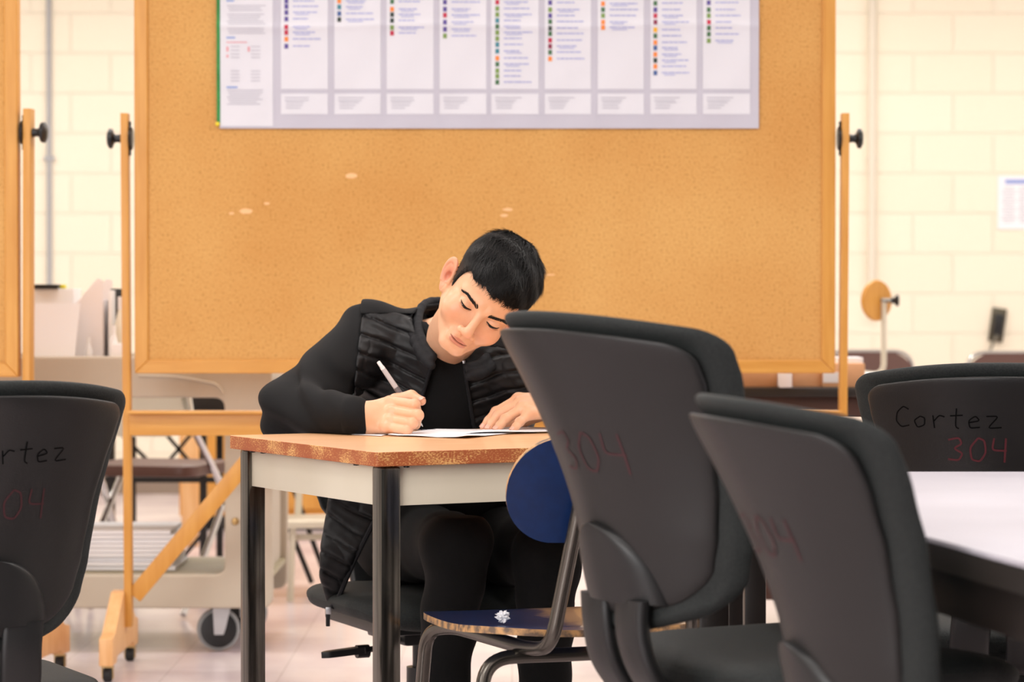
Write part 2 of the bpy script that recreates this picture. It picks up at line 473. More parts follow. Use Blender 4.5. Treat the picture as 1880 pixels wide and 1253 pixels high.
marks = [(526, 'pppprrop', (2, 12, 23, 35, 50, 60, 72, 85)), (623, 'otbk', (2, 13, 25, 36)), (720, 'gokklr', (3, 17, 27, 38, 51, 61)),
         (817, 'pprppl', (4, 17, 28, 41, 54, 66)), (913, 'rlltgllttogllg', (4, 16, 27, 38, 49, 60, 71, 82, 94, 107, 118, 130, 140, 151)),
         (1010, 'plpgkgrdgo', (5, 18, 29, 40, 52, 62, 74, 85, 96, 108)), (1107, 'ogloo', (7, 18, 29, 41, 51)),
         (1203, 'gprdygobokob', (6, 18, 29, 41, 55, 66, 78, 88, 100, 111, 122, 134)), (1301, 'pglrggl', (5, 18, 29, 41, 52, 63, 75))]
byc = {}; lines = []
for (mx_, cs, ys) in marks:
    allm = list(zip(cs, ys)) + [(random.choice('plrgotkb'), -7 - 11.5 * k) for k in range(9)]
    for ch, y in allm:
        byc.setdefault(ch, []).append((mx_ - 3.5, y - 4, mx_ + 3.5, y + 4.5))
        xx = mx_ + 12; end = mx_ + 40 + random.random() * 25
        while xx < end:
            w_ = 5 + random.random() * 10; lines.append((xx, y - 1.3, min(xx + w_, end), y + 1.1)); xx += w_ + 1.2
        if random.random() < .35: lines.append((mx_ + 16, y + 3, mx_ + 36 + random.random()*10, y + 4.6))
for ch, rs in byc.items():
    put(overlay(rs, .0022), material('chart_' + ch, CP[ch], .6))
put(overlay(lines, .0022), material('chart_blue_text', '#A9AEDB', .6))
gl = []
for (a, b_) in cols:
    for k, y in enumerate((179, 184, 188, 193, 198)):
        gl.append((a + 7 + (k > 1) * 2, y, a + 48 - k * 4 + random.random()*8, y + 1.5))
for (y0, n_) in ((-118, 9), (-50, 6), (10, 3), (26, 5), (52, 3), (165, 7)):
    for k in range(n_): gl.append((417 + (k % 3) * 2, y0 + k * 4.3, 470 + random.random() * 20, y0 + k*4.3 + 1.5))
for y0 in (85, 92, 99, 105, 130, 136, 142, 148):
    gl.append((424, y0, 440, y0+1.5)); gl.append((461, y0, 478, y0+1.5))
put(overlay(gl, .0022), material('chart_grey_text', '#B9B7C4', .6))
put(overlay([(416, 68, 432, 71), (416, 159, 436, 162), (416, 0, 430, 3)], .0023), material('chart_head', '#8AA4DC', .6))
put(overlay([(416, 77, 454, 79), (416, 86, 420, 95), (455, 86, 459, 95), (416, 101, 420, 106)], .0023), material('chart_red', '#E2A3AC', .6))
CH.build('sheet', CHM, poster, auto=None)
overlay([(398, -130, 404, 228)], .0018).build('green_edge', material('chart_green', '#1F7A33', .6, col2='#2E9144', scale=40), poster, auto=None)
q = ppt(400, 228)
MB().lathe([(.0, -.004), (.005, -.003), (.006, 0), (.004, .002)], (q[0], -.02, q[1]), 'y', 14).build('yellow_pin', material('pin_yellow', '#E9D21A', .4), poster)
# ---------------------------------------------------------------- student desk
DZ = .75
N0 = Vector((-.217, 4.348, 0)); U = Vector((.878, .478, 0)).normalized(); Wd = Vector((-U.y, U.x, 0))
DL, DD = .86, .609
desk_rz = math.atan2(U.y, U.x)
def worn_edge_material():
    m = bpy.data.materials.new('worn_edge'); m.use_nodes = True
    N = m.node_tree.nodes; L = m.node_tree.links; b = N['Principled BSDF']; b.inputs['Roughness'].default_value = .55
    tc = N.new('ShaderNodeTexCoord')
    n1 = N.new('ShaderNodeTexNoise'); n1.inputs['Scale'].default_value = 260; n1.inputs['Detail'].default_value = 6; n1.inputs['Roughness'].default_value = .75
    n2 = N.new('ShaderNodeTexNoise'); n2.inputs['Scale'].default_value = 16; n2.inputs['Detail'].default_value = 3
    mp = N.new('ShaderNodeMapping'); mp.inputs['Scale'].default_value = (1, 1, 1.6)
    for n in (n1, n2): L.new(tc.outputs['Object'], mp.inputs[0]); L.new(mp.outputs[0], n.inputs[0])
    ad = N.new('ShaderNodeMath'); ad.operation = 'MULTIPLY_ADD'; ad.inputs[1].default_value = .45
    L.new(n2.outputs[0], ad.inputs[0]); L.new(n1.outputs[0], ad.inputs[2])
    cr = N.new('ShaderNodeValToRGB'); e = cr.color_ramp.elements
    e[0].position = .775; e[0].color = lin('#A4542A'); e[1].position = .86; e[1].color = lin('#E3B06C')
    sb = N.new('ShaderNodeMath'); sb.operation = 'ADD'; sb.inputs[1].default_value = .04
    L.new(ad.outputs[0], sb.inputs[0]); L.new(sb.outputs[0], cr.inputs[0]); L.new(cr.outputs[0], b.inputs['Base Color'])
    return m
M['worn'] = worn_edge_material()
M['desk_top'] = material('desk_laminate', '#EDBB8C', .35, col2='#E4AC79', scale=5, stretch=(1.2, 12, 1), thr=(.3, .7), coat=.15)
desk = empty('desk', N0, desk_rz, 'small classroom desk with maple top, worn red-brown edge and grey steel legs', 'desk')
th = .0235
mb = MB()
poly = arc_pts([(0, 0), (DL, 0), (DL, DD), (0, DD)], .008, 3); n = len(poly)
v = [(x, y, DZ) for x, y in poly] + [(x, y, DZ - th) for x, y in poly]
mb.add(v, [tuple(range(n))], 0); mb.f.append(tuple(range(n, 2*n))[::-1]); mb.m.append(1)
for i in range(n): mb.f.append((i, n+i, n+(i+1) % n, (i+1) % n)); mb.m.append(1)
top = mb.build('tabletop', [M['desk_top'], M['worn']], desk, smooth=False)
md = top.modifiers.new('bevel', 'BEVEL'); md.width = .0012; md.segments = 2; md.material = -1
az0, az1 = .661, DZ - th - .0005
ins = .026
for nm, a, b_ in (('apron', (ins, ins, 0), (DL-ins, ins, 0)), ('apron', (ins, DD-ins, 0), (DL-ins, DD-ins, 0)), ('apron', (ins, ins, 0), (ins, DD-ins, 0)), ('apron', (DL-ins, ins, 0), (DL-ins, DD-ins, 0))):
    a = Vector(a); b_ = Vector(b_); zc = Vector((0, 0, (az0+az1)/2))
    MB().bar(a+zc, b_+zc, az1-az0, .004, up=(0, 0, 1) if False else (b_-a).cross(Vector((0, 0, 1))), bev=.001).build(nm, M['cream_metal'], desk)
for lx in (.033, DL-.033):
    for ly in (.031, DD-.031):
        MB().box((lx, ly, (DZ-th)/2 + .004), (.036, .036, DZ-th-.010), bev=.006).build('leg', M['gun_steel'], desk)
for (x, y) in ((.06, .012), (.012, .10), (.012, DD-.08), (.015, DD-.12)): MB().lathe([(.0, -.004), (.005, -.003), (.005, 0)], (x, y, DZ-th), 'z', 10).build('screw', M['black_steel'], desk)

def on_desk(px, py, dz=0.0):
    """point on the desk surface seen at a pixel"""
    z = DZ + dz; d = P(px, py, 1.0) - Vector((0, 0, CAM_H)); t = (z - CAM_H) / d.z
    return Vector((0, 0, CAM_H)) + d * t

# ---------------------------------------------------------------- black office task chairs
WRAP = .118
def back_surface(H, z0, lean=0.0, wsc=1.0):
    def wv(v):
        pts = [(0, .135), (.12, .158), (.3, .172), (.5, .187), (.7, .205), (.87, .220), (1, .228)]
        for (a, wa), (b_, wb) in zip(pts, pts[1:]):
            if v <= b_: t = (v-a)/(b_-a); return wa + (wb-wa)*(t*t*(3-2*t)*.4+t*.6)
        return pts[-1][1]
    def prof(v):   # backward lean (negative y): lumbar bulge then flare
        return .012 - lean*v - .035*v - .055*max(0, v-.35)**1.6/.65**1.6 - .0*v
    def S(u, v, inset=0.0, grow=0.0):
        hz = z0 + H*v
        w = wv(v)*wsc
        rt, rb = .028, .032
        dt = (1-v)*H; db = v*H
        if dt < rt: w -= rt*(1-math.sqrt(max(0, 1-((rt-dt)/rt)**2)))
        if db < rb: w -= rb*(1-math.sqrt(max(0, 1-((rb-db)/rb)**2)))
        w += grow
        x = u*w
        y = -.20 + prof(v) + (WRAP-.025*v+.006)*(abs(x)/.2)**2.0
        zz = hz - .018*(abs(x)/.2)**2.2*max(0, v-.6)/.4 + .048*(abs(x)/.17)**1.6*max(0, .30-v)/.30
        if grow: zz += (v-.5)*2*grow
        return Vector((x, y, zz))
    return S

def pillow(S, T, off=0.0, nu=36, nv=36, pu=6, pv=8, grow=0.0, power=.5, rim=0.0):
    """closed pad over the patch; off shifts along +y, T its thickness"""
    V = []; F = []
    def g(i, n): # denser at the rims
        t = i/n; return .5 - .5*math.cos(math.pi*t)
    for side in (0, 1):
        for j in range(nv+1):
            v = g(j, nv)
            for i in range(nu+1):
                u = 2*g(i, nu)-1
                p = S(u, v, grow=grow)
                k = max(0, 1-abs(u)**pu)**power * max(0, 1-abs(2*v-1)**pv)**power
                inn = min(1, max(0, (1-max(abs(u), abs(2*v-1)))/.16)); V.append(p + Vector((0, off + (T*k*.5 if side else -T*k*.5*(1-rim*inn*inn*(3-2*inn))), 0)))
    st = (nu+1)*(nv+1)
    for j in range(nv):
        for i in range(nu):
            a = j*(nu+1)+i
            F.append((a, a+1, a+nu+2, a+nu+1)); F.append((st+a, st+a+nu+1, st+a+nu+2, st+a+1))
    bm = bmesh.new()
    bv = [bm.verts.new(p) for p in V]
    for f in F:
        try: bm.faces.new([bv[i] for i in f])
        except ValueError: pass
    bmesh.ops.remove_doubles(bm, verts=bm.verts, dist=.00012)
    bmesh.ops.dissolve_degenerate(bm, edges=bm.edges, dist=.00005)
    bmesh.ops.recalc_face_normals(bm, faces=bm.faces[:])
    bm.verts.index_update()
    r = ([v.co.copy() for v in bm.verts], [[v.index for v in f.verts] for f in bm.faces]); bm.free()
    return r

GL = {  # handwriting strokes, unit cell
 'C': [[(.8,.85),(.5,1),(.15,.7),(.1,.3),(.4,.02),(.85,.12)]],
 'o': [[(.45,.55),(.1,.35),(.3,.02),(.7,.15),(.7,.48),(.45,.55)]],
 'r': [[(.15,.6),(.25,.02)],[(.22,.35),(.5,.62),(.8,.55)]],
 't': [[(.45,.95),(.4,.1),(.6,.02)],[(.1,.6),(.8,.64)]],
 'e': [[(.1,.3),(.75,.4),(.5,.62),(.12,.4),(.2,.05),(.75,.1)]],
 'z': [[(.1,.6),(.8,.62),(.15,.05),(.95,.1)]],
 '3': [[(.1,.9),(.6,1),(.75,.75),(.35,.55),(.8,.35),(.6,.05),(.1,.1)]],
 '0': [[(.5,1),(.12,.6),(.2,.1),(.6,.02),(.88,.4),(.8,.9),(.5,1)]],
 '4': [[(.25,1),(.15,.5),(.85,.48)],[(.8,1),(.75,0)]],
}
def scribble(text, S, uc, vc, size, wid, off, aspect=.8, slope=0.0):
    mb = MB(); x = -len(text)*size*aspect/2
    for ch in text:
        for st in GL[ch]:
            pts = []
            for (a, b_), (c_, d_) in zip(st, st[1:]):
                for k in range(5): t = k/5; pts.append((a+(c_-a)*t, b_+(d_-b_)*t))
            pts.append(st[-1])
            # soften corners
            for _ in range(2): pts = [pts[0]] + [((p[0]+2*q[0]+r[0])/4, (p[1]+2*q[1]+r[1])/4) for p, q, r in zip(pts, pts[1:], pts[2:])] + [pts[-1]]
            L3 = []
            for (a, b_) in pts:
                lx = uc + x + a*size*aspect; lz = vc + b_*size + slope*(x+a*size)
                L3.append((lx, lz))
            v = []; f = []
            for i, (lx, lz) in enumerate(L3):
                j = min(i+1, len(L3)-1); k = max(i-1, 0)
                dx, dz = L3[j][0]-L3[k][0], L3[j][1]-L3[k][1]; l = math.hypot(dx, dz) or 1; nx_, nz_ = -dz/l*wid/2, dx/l*wid/2
                for s_ in (-1, 1):
                    X, Z = lx+s_*nx_, lz+s_*nz_
                    v.append(S(X, Z) + Vector((0, off, 0)))
            for i in range(len(L3)-1): f.append((2*i, 2*i+1, 2*i+3, 2*i+2))
            mb.add(v, f)
        x += size*aspect
    return mb

def task_chair(name, loc, face, seat_z, label, group=None, marks=True, H=.392, lever=False, swivel=20, gap=.035, lean=0.0, wsc=1.0):
    """face: direction faced, degrees clockwise from +Y (away from the camera)"""
    t = empty(name, loc, -R_(face), label, 'chair', group)
    z0 = seat_z + gap
    S = back_surface(H, z0, lean, wsc)
    def ysurf(x, z):
        v_ = (z-z0)/H
        for _ in range(6):
            drop = -.018*(abs(x)/.2)**2.2*max(0, v_-.6)/.4 + .048*(abs(x)/.17)**1.6*max(0, .30-v_)/.30
            v_ = min(1, max(0, (z-z0-drop)/H))
        return S(0, v_).y + (WRAP-.025*v_+.006)*(abs(x)/.2)**2
    v, f = pillow(S, .016, off=-.015, pu=14, pv=14, grow=-.011, power=.35)
    MB().add(v, f).build('back_shell', M['shell_plastic'], t, auto=70)
    bvh = BVHTree.FromPolygons(v, f)
    v, f = pillow(S, .040, off=-.0030, pu=9, pv=14, grow=.011, power=.46, rim=.62)
    MB().add(v, f).build('back_cushion', M['chair_fabric'], t, auto=80)
    # bracket: arch plate hugging the lower back, splitting into two struts that sweep under the seat
    def rear(x, z):
        return Vector((x, ysurf(x, z), z))
    zt = z0 + H*.335; hw = .090
    rows = []; nrow = 22; zb = z0 - .002
    V = []; F = []
    def plate(x0f, x1f, za, zb_, nz_, nx_, yoff, thk, tail=None):
        base = len(V)
        for side in (0, 1):
            for j in range(nz_+1):
                z = za + (zb_-za)*j/nz_
                for i in range(nx_+1):
                    x = x0f(z) + (x1f(z)-x0f(z))*i/nx_
                    q = rear(x, z); q.y += -yoff - (thk if side == 0 else 0) - (.0 if side else 0)
                    e = abs(2*i/nx_-1)
                    if side == 0: q.y += thk*.75*e**8
                    V.append(q)
        st = (nz_+1)*(nx_+1)
        for j in range(nz_):
            for i in range(nx_):
                a = base+j*(nx_+1)+i
                F.append((a, a+1, a+nx_+2, a+nx_+1)); F.append((st+a, st+a+nx_+1, st+a+nx_+2, st+a+1))
        for j in range(nz_):
            a = base+j*(nx_+1); F.append((a, a+nx_+1, st+a+nx_+1, st+a)); a += nx_; F.append((a, st+a, st+a+nx_+1, a+nx_+1))
        for i in range(nx_):
            a = base+i; F.append((a, st+a, st+a+1, a+1)); a = base+nz_*(nx_+1)+i; F.append((a, a+1, st+a+1, st+a))
    def archw(z):
        t_ = (zt - z)/(zt - (z0+.03)); t_ = min(1, max(0, t_)); return hw*math.sqrt(max(.0004, 1-(1-t_)**2.2))
    plate(lambda z: -archw(z), archw, zt, z0+.03, 22, 16, .016, .016)
    bk = MB(); bk.add(V, F)
    for s_ in (-1, 1):
        a = rear(s_*.046, z0+.035); a.y -= .020
        pts = [a, a+Vector((-s_*.004, .0, -.04)), Vector((s_*.046, a.y+.012, z0-.055)), Vector((s_*.046, a.y+.055, seat_z-.075)), Vector((s_*.04, -.05, seat_z-.08))]
        sm = bez(pts, 6, .05)
        for p, q in zip(sm, sm[1:]): pass
        # flattened strut: swept box
        vv = []; ff = []
        for i, p in enumerate(sm):
            tdir = (sm[min(i+1, len(sm)-1)] - sm[max(i-1, 0)]).normalized(); nrm = Vector((1, 0, 0)).cross(tdir).normalized()
            w_, h_ = .033, .011
            for k in range(12):
                an = 2*math.pi*k/12; ca, sa = math.cos(an), math.sin(an)
                vv.append(p + Vector((1, 0, 0))*w_*math.copysign(abs(ca)**.5, ca) + nrm*h_*math.copysign(abs(sa)**.5, sa))
        for i in range(len(sm)-1):
            for k in range(12): ff.append((i*12+k, i*12+(k+1) % 12, (i+1)*12+(k+1) % 12, (i+1)*12+k))
        ff.append(tuple(range(12))); ff.append(tuple((len(sm)-1)*12+k for k in range(12)))
        bk.add(vv, ff)
    bk.build('back_bracket', M['bracket_plastic'], t, auto=60)
    # seat
    def SS(u, v, grow=0.0):
        w = .235 - .03*(v if v > .5 else .5)*0
        cx_ = .225; r = .09; D = .43; dy = v*D
        e = min(dy, D-dy)
        if e < r: w = cx_ - r*(1-math.sqrt(max(0, 1-((r-e)/r)**2)))
        w += grow
        return Vector((u*w, -.115 + dy, seat_z - .026 - .02*max(0, v-.75)/.25*v + (-.008*(1-u*u))))
    V = []; F = []; nu = nv = 30
    for side in (0, 1):
        for j in range(nv+1):
            v_ = .5-.5*math.cos(math.pi*j/nv)
            for i in range(nu+1):
                u_ = -math.cos(math.pi*i/nu); p = SS(u_, v_)
                k = max(0, 1-abs(u_)**6)**.45*max(0, 1-abs(2*v_-1)**8)**.45
                V.append(p+Vector((0, 0, .026*k if side else -.03*k)))
    st = (nu+1)*(nv+1)
    for j in range(nv):
        for i in range(nu):
            a = j*(nu+1)+i; F.append((a, a+nu+1, a+nu+2, a+1)); F.append((st+a, st+a+1, st+a+nu+2, st+a+nu+1))
    mb = MB().add(V, F); o = mb.build('seat', M['chair_fabric'], t, auto=80)
    MB().prism(arc_pts([(-.18, -.09), (.18, -.09), (.19, .27), (-.19, .27)], .05), .024, None, (0, 0, seat_z-.066), bev=.005).build('seat_pan', M['bracket_plastic'], t)
    mb = MB(); mb.box((0, 0, seat_z-.10), (.15, .20, .045), bev=.01)
    mb.build('mechanism', M['bracket_plastic'], t)
    if lever:
        mb = MB(); mb.tube([(-.05, .06, seat_z-.105), (-.10, .07, seat_z-.125), (-.19, .07, seat_z-.14)], .006, 8)
        mb.build('lever_rod', M['black_plastic'], t)
        mb = MB(); mb.box((-.225, .07, seat_z-.142), (.085, .028, .012), bev=.005); mb.tube([(-.185, .07, seat_z-.141), (-.2, .07, seat_z-.141)], .014, 10); mb.build('lever_paddle', M['black_plastic'], t)
    mb = MB(); mb.tube([(0, 0, .07), (0, 0, .26)], .026, 18); mb.tube([(0, 0, .24), (0, 0, seat_z-.11)], .014, 14); mb.build('gas_post', M['black_plastic'], t)
    MB().lathe([(.0, .055), (.045, .055), (.05, .075), (.042, .11), (.0, .112)], (0, 0, 0), 'z', 24).build('base_hub', M['black_plastic'], t)
    for k in range(5):
        a = R_(swivel + 72*k); d = Vector((math.cos(a), math.sin(a), 0))
        lg = MB().tube([Vector((0, 0, .088))+d*.03, Vector((0, 0, .083))+d*.15, Vector((0, 0, .068))+d*.285], [.022, .018, .013], 10).build('base_leg', M['black_plastic'], t)
        cs = MB(); c0 = d*.29; side = Vector((-d.y, d.x, 0))
        Mc = Matrix((side, d, Vector((0, 0, 1)))).transposed()
        cs.lathe([(.0, -.022), (.02, -.022), (.026, -.016), (.026, -.004), (.012, -.002), (.012, .002), (.026, .004), (.026, .016), (.02, .022), (.0, .022)], c0+Vector((0, 0, .026)), 'x', 18, M=Mc)
        cs.tube([c0+Vector((0, 0, .03)), c0+Vector((0, 0, .066))], .006, 8)
        cs.build('caster', M['black_plastic'], lg)
    if marks:
        def SW(X, Z):
            hit = bvh.ray_cast(Vector((X, -1, Z)), Vector((0, 1, 0)))[0]
            return Vector((X, hit.y if hit else ysurf(X, Z)-.02, Z))
        zc = z0 + H
        if 'name' in marks:
            scribble('Cortez', SW, marks.get('dx', 0.0), zc-marks.get('cz', .085), .036, .0022, -.0008).build('black_handwriting', M['ink_black'], t, auto=None)
        scribble('304', SW, marks.get('dx', 0)+marks.get('nx', .015), zc-marks.get('nz', .145), marks.get('sz', .040), .0032, -.0008, .85).build('red_handwriting', M['ink_red' if 'dx' in marks and marks['dx'] < 0 else 'ink_red_faint'], t, auto=None)
    return t

def chair_at(px, Y, face, H=None):
    """root such that the back's rear centre sits at pixel column px and depth Y"""
    x = (px-940)/FPX*Y; d = Vector((math.sin(R_(face)), math.cos(R_(face)), 0))
    return Vector((x, Y, 0)) + d*.215

grp = 'black task chairs'
chA = task_chair('task_chair', chair_at(1121, 3.50, 62), 62, .543, 'tall black task chair in front of the blue chair, hiding the writer\'s left arm', grp, {'nz': .195, 'nx': .035, 'sz': .052}, lean=.052)
chB = task_chair('task_chair', chair_at(1490, 2.98, 78), 78, .455, 'black task chair pushed against the white table edge, nearest to camera', grp, {'nz': .165, 'nx': .035, 'sz': .045}, swivel=5, lean=.050, wsc=.92)
chL = task_chair('task_chair', chair_at(-10, 4.08, -28), -28, .40, 'black task chair cut off by the left edge of the photo', grp, {'name': 1, 'cz': .115, 'dx': .02, 'nz': .20, 'nx': -.0, 'sz': .046}, swivel=50, gap=.072)
chD = task_chair('task_chair', chair_at(1835, 4.44, 8), 8, .455, 'black task chair behind the white table with a name and red number written on it', grp, {'name': 1, 'nx': .048, 'dx': -.083, 'nz': .152, 'cz': .098}, swivel=40)

# ---------------------------------------------------------------- white topped table at the right
TZ = .735
wt = empty('white_table', (1.2, 3.3, 0), 0, 'table with glossy white top and black frame at the right edge', 'table')
M['white_top'] = material('white_laminate', '#BDBAC3', .5, col2='#AEABB4', scale=2, spec=.3)
pl = [(.256, 4.10), (.60, 2.18), (2.1, 2.18), (2.3, 4.10)]
def inset(poly, d):
    k = len(poly); out = []
    cxm = sum(p[0] for p in poly)/k; cym = sum(p[1] for p in poly)/k
    for (x, y) in poly: l = math.hypot(x-cxm, y-cym); out.append((x-(x-cxm)/l*d, y-(y-cym)/l*d))
    return out
off = lambda poly: [(x-1.2, y-3.3) for x, y in poly]
MB().prism(arc_pts(off(pl), .02, 4), .006, None, (0, 0, TZ-.003), bev=.0015).build('tabletop', M['white_top'], wt)
MB().prism(arc_pts(off(inset(pl, .001)), .02, 4), .028, None, (0, 0, TZ-.0205), bev=.004).build('edge_band', M['black_top'], wt)
ip = off(inset(pl, .035))
for a, b_ in zip(ip, ip[1:]+ip[:1]):
    MB().bar((a[0], a[1], TZ-.06), (b_[0], b_[1], TZ-.06), .05, .02, up=(Vector((b_[0]-a[0], b_[1]-a[1], 0)).cross(Vector((0, 0, 1)))), bev=.002).build('frame_rail', M['black_steel'], wt)
for (x, y) in off(inset(pl, .06)):
    MB().box((x, y, (TZ-.04)/2), (.045, .045, TZ-.04), bev=.005).build('leg', M['black_steel'], wt)
# low end panel between the legs on the near side
MB().box((1.25-1.2, 2.62-3.3, .30), (1.15, .02, .54), bev=.003).build('modesty_panel', M['black_top'], wt)

# ---------------------------------------------------------------- blue plywood school chair
M['blue_paint'] = material('blue_paint', '#06234F', .4, col2='#082858', scale=60, coat=.1)
M['ply_edge'] = material('plywood_edge', '#C99A66', .6, col2='#6E5A4A', scale=60, thr=(.4, .6))
def seat_worn_material():
    m = material('blue_seat_paint', '#0F2750', .3, col2='#132E5C', scale=40, coat=.35)
    N = m.node_tree.nodes; L = m.node_tree.links; b = N['Principled BSDF']
    tc = N.new('ShaderNodeTexCoord'); sx = N.new('ShaderNodeSeparateXYZ'); L.new(tc.outputs['Object'], sx.inputs[0])
    nz = N.new('ShaderNodeTexNoise'); nz.inputs['Scale'].default_value = 30; L.new(tc.outputs['Object'], nz.inputs[0])
    ad = N.new('ShaderNodeMath'); ad.operation = 'MULTIPLY_ADD'; ad.inputs[1].default_value = .09; L.new(nz.outputs[0], ad.inputs[0]); L.new(sx.outputs[0], ad.inputs[2])
    cr = N.new('ShaderNodeValToRGB'); e = cr.color_ramp.elements; e[0].position = .015; e[0].color = (0, 0, 0, 1); e[1].position = .05; e[1].color = (1, 1, 1, 1)
    L.new(ad.outputs[0], cr.inputs[0])
    mx = N.new('ShaderNodeMix'); mx.data_type = 'RGBA'; mx.inputs[7].default_value = lin('#A8876C')
    src = b.inputs['Base Color'].links[0].from_socket
    L.new(cr.outputs[0], mx.inputs[0]); L.new(src, mx.inputs[6]); L.new(mx.outputs[2], b.inputs['Base Color'])
    return m
M['blue_seat'] = seat_worn_material()
SZ = .475
bc = empty('school_chair', (.10, 4.45, 0), R_(18), 'blue painted plywood school chair with bent steel tubes, tucked at the desk', 'chair')
def ply(S, nu, nv, T, name, mats, parent):
    """bent plywood: two skins, edge in second material"""
    V = []; F = []; m = []
    P3 = [[Vector(S(2*i/nu-1, j/nv)) for i in range(nu+1)] for j in range(nv+1)]
    Nn = [[None]*(nu+1) for _ in range(nv+1)]
    for j in range(nv+1):
        for i in range(nu+1):
            du = P3[j][min(i+1, nu)]-P3[j][max(i-1, 0)]; dv = P3[min(j+1, nv)][i]-P3[max(j-1, 0)][i]
            nn = du.cross(dv); Nn[j][i] = nn.normalized() if nn.length > 1e-9 else Vector((0, 0, 1))
    for s_ in (1, -1):
        for j in range(nv+1):
            for i in range(nu+1): V.append(P3[j][i]+Nn[j][i]*T/2*s_)
    st = (nu+1)*(nv+1)
    for j in range(nv):
        for i in range(nu):
            a = j*(nu+1)+i; F.append((a, a+1, a+nu+2, a+nu+1)); m.append(0); F.append((st+a, st+a+nu+1, st+a+nu+2, st+a+1)); m.append(0)
    ring = [j*(nu+1) for j in range(nv, 0, -1)] + list(range(nu)) + [j*(nu+1)+nu for j in range(nv)] + [nv*(nu+1)+i for i in range(nu, 0, -1)]
    for a, b_ in zip(ring, ring[1:]+ring[:1]): F.append((a, b_, st+b_, st+a)); m.append(1)
    mb = MB(); mb.v = V; mb.f = F; mb.m = m
    return mb.build(name, mats, parent, auto=50)
def rsq(u, v, w, h, r):
    """map the unit patch to a rounded rectangle"""
    e = min(v, 1-v)*h; ww = w/2
    if e < r: ww -= r*(1-math.sqrt(max(0, 1-((r-e)/r)**2)))
    return u*ww
def seatS(u, v):
    vv = .5-.5*math.cos(math.pi*v); x = rsq(u, vv, .43, .41, .09)
    y = -.195+.41*vv
    z = SZ + .0 - .010*math.sin(math.pi*vv) - .030*max(0, vv-.82)/.18*max(0, vv-.82)/.18*.6 + .012*(x/.2)**2*(1-vv) - .004
    return (x, y, z)
ply(seatS, 40, 40, .011, 'seat', [M['blue_seat'], M['ply_edge']], bc)
def backS(u, v):
    vv = .5-.5*math.cos(math.pi*v); h = .165; x = rsq(u, vv, .385, h, .081)
    z = .62+h*vv; y = -.235-.05*vv+.55*x*x
    return (x, y, z)
ply(backS, 40, 24, .010, 'backrest', [M['blue_paint'], M['ply_edge']], bc)
for s_ in (-1, 1):
    pts = [(s_*.215, .245, .012), (s_*.20, .17, SZ-.035), (s_*.175, .10, SZ-.022), (s_*.125, -.15, SZ-.030), (s_*.118, -.235, SZ-.018), (s_*.085, -.285, .70), (s_*.082, -.30, .755)]
    MB().tube(bez(pts, 8, .055), .0115, 14).build('side_tube', M['dark_steel'], bc)
pts = [(-.215, -.25, .012), (-.195, -.12, SZ-.045), (.195, -.12, SZ-.045), (.215, -.25, .012)]
MB().tube(bez(pts, 10, .055), .0115, 14).build('rear_leg_tube', M['dark_steel'], bc)
for s_ in (-1, 1):
    for zr_ in (.67, .73): MB().lathe([(.0, -.002), (.005, -.002), (.005, .002), (0, .002)], (s_*.086, -.291, zr_), 'y', 10).build('rivet', M['chrome'], bc)
for s_ in (-1, 1):
    MB().tube([(s_*.2155, .2465, 0), (s_*.215, .245, .02)], .014, 12).build('foot_glide', M['rubber'], bc)
    MB().tube([(s_*.2155, -.2515, 0), (s_*.215, -.25, .02)], .014, 12).build('foot_glide', M['rubber'], bc)
# crumpled paper on the blue seat
bm = bmesh.new(); bmesh.ops.create_icosphere(bm, subdivisions=3, radius=.009)
for v_ in bm.verts:
    n_ = v_.co.normalized(); k = .62+.75*abs(math.sin(n_.x*7.3+n_.y*3)*math.sin(n_.y*8.1+1)+math.sin(n_.z*9+n_.x*4)*.5)
    v_.co = v_.co*k
me = bpy.data.meshes.new('crumpled_paper'); bm.to_mesh(me); bm.free(); me.materials.append(M['white_paper'])
o = link(bpy.data.objects.new('crumpled_paper', me)); o.location = P(923, 1133, 4.375)
tag(o, 'tiny crumpled ball of white paper on the blue chair seat', 'paper')

# ---------------------------------------------------------------- pale table behind, black lab table with boxes
M['pale_top'] = material('pale_maple', '#F2D9C4', .35, col2='#EBCFB6', scale=4, stretch=(1, 8, 1))
pt = empty('classroom_table', (1.04, 5.35, 0), 0, 'pale wood topped table with black legs behind the black chairs', 'table')
MB().box((0, 0, .738), (1.22, .56, .024), bev=.003).build('tabletop', M['pale_top'], pt)
for sx in (-1, 1):
    for sy in (-1, 1): MB().box((sx*.585, sy*.25, .363), (.04, .04, .726), bev=.004).build('leg', M['black_steel'], pt)
for sy in (-1, 1): MB().box((0, sy*.25, .70), (1.13, .02, .05), bev=.002).build('apron', M['black_steel'], pt)
for sx in (-1, 1): MB().box((sx*.585, 0, .70), (.02, .46, .05), bev=.002).build('apron', M['black_steel'], pt)

LY = 7.95
lt = empty('lab_table', (.95, LY, 0), 0, 'black topped table holding cardboard boxes behind the right half of the corkboard', 'table')
lz = P(0, 713, LY-.3).z
MB().box((-.05, 0, lz-.012), (1.05, .6, .026), bev=.003).build('tabletop', M['black_top'], lt)
M['dark_wood'] = material('dark_walnut', '#4A2C20', .45, col2='#3A2219', scale=5, stretch=(1, 8, 8))
MB().box((-.07, -.25, lz-.075), (.98, .02, .10), bev=.002).build('apron', M['dark_wood'], lt)
MB().box((-.07, .25, lz-.075), (.98, .02, .10), bev=.002).build('apron', M['dark_wood'], lt)
for sx in (-.54, .40):
    for sy in (-.25, .25): MB().box((sx, sy, (lz-.025)/2), (.05, .05, lz-.025), bev=.003).build('leg', M['dark_wood'], lt)
MB().box((-.07, 0, .17), (.94, .5, .06), bev=.003).build('lower_shelf', M['dark_wood'], lt)
